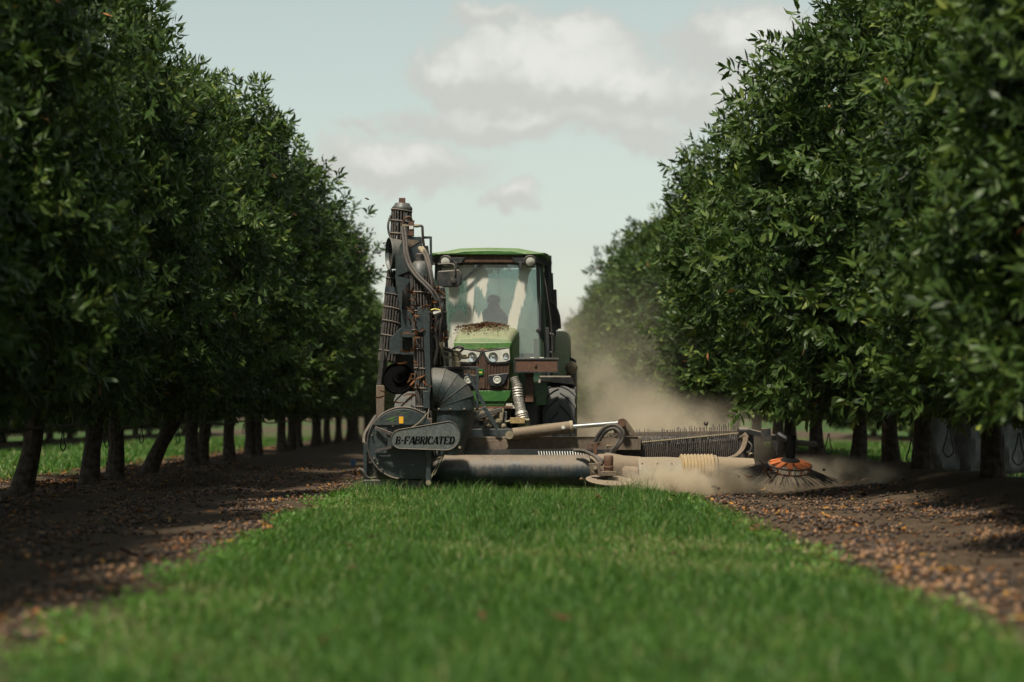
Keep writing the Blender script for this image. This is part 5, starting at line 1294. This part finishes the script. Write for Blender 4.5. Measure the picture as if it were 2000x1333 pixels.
# ------------------------------------------------------------------ driver
def tworld(p):
    a = R(-2.5); return Vector((TL.x + p[0] * math.cos(a) - p[1] * math.sin(a), TL.y + p[0] * math.sin(a) + p[1] * math.cos(a), p[2]))
person = empty("person", tworld((0.02, 2.62, 1.74)), R(-2.5))
tag(person, "seated driver in dark shirt and cap behind the dusty windscreen", "person")
def skin(name, joints, edges, mat, parent, sub=2, root=0):
    me = bpy.data.meshes.new(name)
    me.from_pydata([j[0] for j in joints], edges, [])
    o = link(name, me, mat, parent)
    m = o.modifiers.new("skin", 'SKIN')
    for i, j in enumerate(joints):
        sv = me.skin_vertices[0].data[i]; r = j[1]; sv.radius = r if isinstance(r, tuple) else (r, r)
        sv.use_root = (i == root)
    s = o.modifiers.new("sub", 'SUBSURF'); s.levels = sub; s.render_levels = sub
    return o
J = [((0, 0, .06), (.15, .12)), ((0, .04, .24), (.15, .11)), ((0, .03, .42), (.17, .115)), ((0, .0, .50), (.10, .08)), ((0, -.02, .56), .055), ((0, -.03, .65), (.095, .115)), ((0, -.03, .76), (.095, .115)),
     ((-.19, .02, .46), .06), ((-.27, -.10, .26), .048), ((-.17, -.42, .32), .036), ((.19, .02, .46), .06), ((.29, -.12, .25), .048), ((.19, -.42, .30), .036),
     ((-.10, -.08, .05), .085), ((-.14, -.44, .02), .068), ((-.14, -.50, -.32), .05), ((.10, -.08, .05), .085), ((.14, -.44, .02), .068), ((.14, -.50, -.32), .05)]
E = [(0, 1), (1, 2), (2, 3), (3, 4), (4, 5), (5, 6), (2, 7), (7, 8), (8, 9), (2, 10), (10, 11), (11, 12), (0, 13), (13, 14), (14, 15), (0, 16), (16, 17), (17, 18)]
m_body, t, out = new_mat("person_cloth_and_skin")
b = N(t, 'ShaderNodeBsdfPrincipled', inp={'Roughness': 0.75}); tc = N(t, 'ShaderNodeTexCoord'); sp = N(t, 'ShaderNodeSeparateXYZ'); L(t, tc.outputs['Object'], sp.inputs[0])
isk = math_node(t, 'MAXIMUM', math_node(t, 'GREATER_THAN', sp.outputs[2], .545), math_node(t, 'MULTIPLY', math_node(t, 'LESS_THAN', sp.outputs[1], -.22), math_node(t, 'GREATER_THAN', sp.outputs[2], .17)))
L(t, mix_col(t, isk, (0.03, 0.045, 0.07), (0.42, 0.25, 0.18)), b.inputs['Base Color']); L(t, b.outputs[0], out.inputs['Surface'])
skin("body", J, E, m_body, person)
for s in (-1, 1):
    hb = (s * .175, -.44, .315)
    hj = [(hb, .030), ((s * .165, -.50, .335), (.036, .018))]
    he = [(0, 1)]
    for k in range(4):
        bx = s * .165 + (k - 1.5) * .018
        i0 = len(hj); hj += [((bx, -.535, .350), .009), ((bx * .98, -.56, .335 - .004 * abs(k - 1.5)), .0085), ((bx * .97, -.555, .305), .008)]
        he += [(1, i0), (i0, i0 + 1), (i0 + 1, i0 + 2)]
    i0 = len(hj); hj += [((s * .135, -.49, .33), .010), ((s * .125, -.52, .345), .009)]; he += [(0, i0), (i0, i0 + 1)]
    skin("hand", hj, he, M_SKIN, person, sub=1)
MB().lathe((0, -.03, .74), (0, 0, 1), [(.088, 0), (.092, .03), (.08, .08), (.04, .105), (.001, .11)], n=20).prism([(-.07, -.10, .745), (-.05, -.19, .735), (.05, -.19, .735), (.07, -.10, .745)], (0, 0, .012)).build("cap", M_CAP, person)
MB().lathe((-.03, -.112, .68), (0, -1, 0), [(.011, 0), (.001, .006)], n=8).lathe((.03, -.112, .68), (0, -1, 0), [(.011, 0), (.001, .006)], n=8).build("eyes", M_INK_SHADE, person)
MB().loft([[(-.014, -.105, .635), (.014, -.105, .635), (.004, -.11, .685), (-.004, -.11, .685)], [(-.008, -.138, .638), (.008, -.138, .638), (.003, -.118, .685), (-.003, -.118, .685)]]).build("nose", M_SKIN, person)
MB().box((-.025, -.122, .605), (.025, -.10, .612)).build("mouth", M_RUST, person)
for s in (-1, 1): MB().lathe((s * .078, -.02, .67), (s, 0, 0), [(.028, 0), (.024, .012), (.001, .014)], n=10).build("ear", M_SKIN, person)

# ------------------------------------------------------------------ small things
# sheet hanging behind the trunks on the right
sheet = MB(P(1880, 930, 31.3)); rows = []
for j in range(10):
    z = 0.16 + j * .093
    rows.append([(5.45 + i * .062, 31.3 + .04 * math.sin(i * .9 + j * .2) + .02 * math.sin(i * 2.1 + j), z + .03 * math.sin(i * .35)) for i in range(24)])
sheet.loft(rows, caps=False, closed=False)
so = sheet.build("hanging_sheet", M_SHEETP)
sm = so.modifiers.new("thick", 'SOLIDIFY'); sm.thickness = .006
tag(so, "pale grey plastic sheet hanging behind the dark trunks at the far right", "tarpaulin")
so.location = P(1880, 930, 31.3)
# dead leaves caught in the cages and lying about the sweeper
def dead_leaf_mesh(k):
    g = random.Random(k); n = 6; vs = []; fs = []
    ln = .13 + .03 * g.random(); wd = .034
    for i in range(n + 1):
        f = i / n; w = wd * math.sin(math.pi * min(.97, f * .9 + .06)) ** .8 * .5
        z = .03 * math.sin(f * 3.0 + k) ; cu = .012 * (1 + .5 * math.sin(k * 2 + f * 4))
        vs += [(-w, f * ln, z + cu), (0, f * ln, z), (w, f * ln, z + cu)]
        if i:
            b = 3 * i; fs += [(b-3, b-2, b+1, b), (b-2, b-1, b+2, b+1)]
    lp = [x for f in fs for x in f]
    me = np_mesh("dead_leaf", np.array(vs), np.array(lp), np.full(len(fs), 4), tone=np.full(len(fs), (.40, .55, .68, .76, .30)[k % 5]), smooth_=True)
    me.materials.append(M_LITTER); return me
DLM = [dead_leaf_mesh(k) for k in range(5)]
dl = random.Random(4)
spots = []
for i in range(30): spots.append((dl.gauss(806, 5), dl.uniform(560, 800), 28.62 + dl.uniform(0, .1)))
for i in range(18): spots.append((dl.gauss(852, 6), dl.uniform(560, 668), 28.58 + dl.uniform(0, .2)))
spots += [(844, 560, 28.6), (848, 563, 28.58), (842, 598, 28.55), (846, 628, 28.55), (849, 640, 28.55), (812, 645, 28.6), (806, 655, 28.6), (815, 650, 28.58), (800, 590, 28.7), (802, 598, 28.7), (826, 745, 28.5), (833, 752, 28.5), (818, 755, 28.55), (838, 742, 28.5), (756, 772, 28.9), (752, 774, 28.9), (795, 748, 29.0), (800, 742, 29.0), (865, 655, 28.7), (868, 662, 28.7), (862, 650, 28.75)]
for i, (x, y, d) in enumerate(spots):
    o = bpy.data.objects.new("dead_leaf", DLM[i % 5]); COL.objects.link(o)
    o.location = P(x, y, d); o.rotation_euler = (dl.uniform(-1.2, 1.2), dl.uniform(-1, 1), dl.uniform(0, 6.28)); s_ = dl.uniform(.55, 1.0); o.scale = (s_, s_, s_)
    tag(o, "curled orange brown dead leaf caught on the cage elevator", "leaf", "dead leaves caught on the elevator cages")
# leaves and nuts thrown up by the machine
fl = [(699, 421), (700, 468), (705, 465), (697, 480), (693, 484), (713, 486), (719, 466), (702, 492), (733, 494), (716, 388), (749, 475), (749, 519), (722, 527), (681, 472), (742, 500), (708, 511)]
SPK = MB().lathe((0, 0, 0), (0, 0, 1), [(.002, -.02), (.010, -.006), (.012, .004), (.004, .02)], n=6).build("flying_debris", M_RUST)
for i, (x, y) in enumerate(fl):
    o = SPK if i == 0 else SPK.copy()
    if i: COL.objects.link(o)
    o.location = P(x, y, 29.0 + dl.uniform(-.6, .6)); o.rotation_euler = (dl.uniform(-2, 2), dl.uniform(-2, 2), 0); s_ = dl.uniform(.4, 1.1); o.scale = (s_, s_, s_ * dl.uniform(.8, 1.8))
    tag(o, "dark speck of husk flying in the air beside the elevator top", "debris", "specks thrown out by the elevator")
thrown = [(1379, 828, 29.0, 1.6, "dark husk flying in the air above the spring tines"), (1311, 949, 28.0, .9, "dark nut bouncing in the dust under the cream sleeve"), (1391, 950, 27.9, 1.2, "dark husk bouncing left of a twin under the sandy pipe"), (1396, 950, 27.9, 1.2, "dark husk bouncing right of a twin under the sandy pipe"), (1403, 954, 27.9, 1.1, "dark husk lowest of three bouncing under the sandy pipe"), (1135, 936, 28.0, 1.2, "pale nut hanging in the air left of the spinning disc"), (1609, 918, 28.0, 1.1, "dark husk flying in the air right of the orange brush")]
for (x, y, d, s_, lab) in thrown:
    o = bpy.data.objects.new("flying_nut", nut_meshes[1 if "pale" in lab else 0]); COL.objects.link(o)
    if "dark" in lab or "husk" in lab:
        q, fq = ico(2); q = q * .017 * (1 + .12 * rng.standard_normal((len(q), 1)))
        me = np_mesh("flying_nut", q, fq.ravel(), np.full(len(fq), 3), tone=np.full(len(fq), .2), smooth_=True); me.materials.append(M_NUT); o.data = me
    o.location = P(x, y, d); o.scale = (s_, s_, s_ * .9)
    tag(o, lab, "nut")
for i, (x, y, rz, rx, k, lab) in enumerate([(1470, 932, .8, .3, 3, "yellow green leaf flung up left of the orange brush"), (1488, 926, 1.4, 1.3, 0, "dark green leaf hanging under the brush rim"), (1507, 933, 2.2, .9, 4, "small curled leaf in the dust below the brush"), (1367, 946, .9, .5, 3, "thin yellow leaf flung up under the ribbed hose"), (1440, 938, .6, .7, 1, "brown leaf flung up between sandy pipe and bristles")]):
    o = bpy.data.objects.new("flying_leaf", DLM[k]); COL.objects.link(o); o.location = P(x, y, 27.9); o.rotation_euler = (rx, .3, rz); o.scale = (1.1, 1.1, 1.1)
    tag(o, lab, "leaf")
# a blue object far down the shaded row
fb = P(690, 842, 45.0)
MB(fb).lathe(fb, (0, 0, 1), [(.04, 0), (.05, .01), (.05, .09), (.035, .11)], n=16).build("blue_tub", M_BLUE)
bo = bpy.data.objects["blue_tub"]; bo.location = (fb.x, fb.y, float(gz(fb.x, fb.y)))
tag(bo, "small blue tub standing on the soil far down the shaded row", "tub")

# ------------------------------------------------------------------ dust and haze
def dust_mat(name, dens, col=(0.86, 0.76, 0.60), scale=1.6, lo=0.38, hi=0.68):
    m, t, out = new_mat(name)
    tc = N(t, 'ShaderNodeTexCoord')
    ln = N(t, 'ShaderNodeVectorMath', operation='LENGTH'); L(t, tc.outputs['Object'], ln.inputs[0])
    fall = smooth(t, math_node(t, 'SUBTRACT', 1.0, ln.outputs['Value']), 0.0, 0.75)
    g = N(t, 'ShaderNodeNewGeometry')
    nz = N(t, 'ShaderNodeTexNoise', inp={'Scale': scale, 'Detail': 5.0, 'Roughness': 0.65}); L(t, g.outputs['Position'], nz.inputs['Vector'])
    d = math_node(t, 'MULTIPLY', math_node(t, 'MULTIPLY', fall, smooth(t, nz.outputs[0], lo, hi)), dens)
    pv = N(t, 'ShaderNodeVolumePrincipled'); pv.inputs['Color'].default_value = (*col, 1); pv.inputs['Anisotropy'].default_value = 0.2
    L(t, d, pv.inputs['Density'])
    L(t, pv.outputs[0], out.inputs['Volume'])
    return m
def dust(label, c, r, dens, scale=1.6, lo=.38, hi=.68):
    bm = bmesh.new(); bmesh.ops.create_icosphere(bm, subdivisions=3, radius=1.0)
    me = bpy.data.meshes.new("dust_cloud"); bm.to_mesh(me); bm.free()
    o = link("dust_cloud", me, dust_mat("dust_%d" % len(MATS), dens, scale=scale, lo=lo, hi=hi)); o.location = c; o.scale = r
    return tag(o, label, "dust", kind='stuff')
dust("dense dust boiling low under the cream sleeve and sandy pipe", P(1345, 945, 27.95), (1.05, .45, .30), 15.0, 3.6, .41, .62)
dust("tan dust cloud rising behind the tines beside the tractor", P(1270, 862, 32.4), (1.9, 2.8, 0.78), 1.05, 1.5, .41, .64)
dust("tan dust rising close behind the front wheel of the tractor", P(1205, 790, 34.0), (1.0, 2.2, 1.05), 0.75, 1.5, .40, .64)
dust("thin dust hanging in front of the right row behind the tractor", P(1190, 690, 43.0), (2.2, 8.0, 1.7), 0.06, .5, .35, .7)
dust("low dust swirling round the orange brush", P(1600, 935, 28.7), (1.2, .9, .32), 4.4, 2.6, .41, .64)
dust("pale dusty air filling the lane far behind the tractor", Vector((0, 98, 1.8)), (7.0, 34.0, 4.8), 0.036, .15, .2, .6)
hz = MB().box((-70, -8, -1.0), (70, 190, 9.0)).build("haze", None)
m_h, t, out = new_mat("orchard_haze")
pv = N(t, 'ShaderNodeVolumePrincipled'); pv.inputs['Color'].default_value = (0.86, 0.88, 0.84, 1); pv.inputs['Density'].default_value = 0.00008
L(t, pv.outputs[0], out.inputs['Volume'])
hz.data.materials.clear(); hz.data.materials.append(m_h)
tag(hz, "thin pale haze over the whole orchard", "haze", kind='stuff')
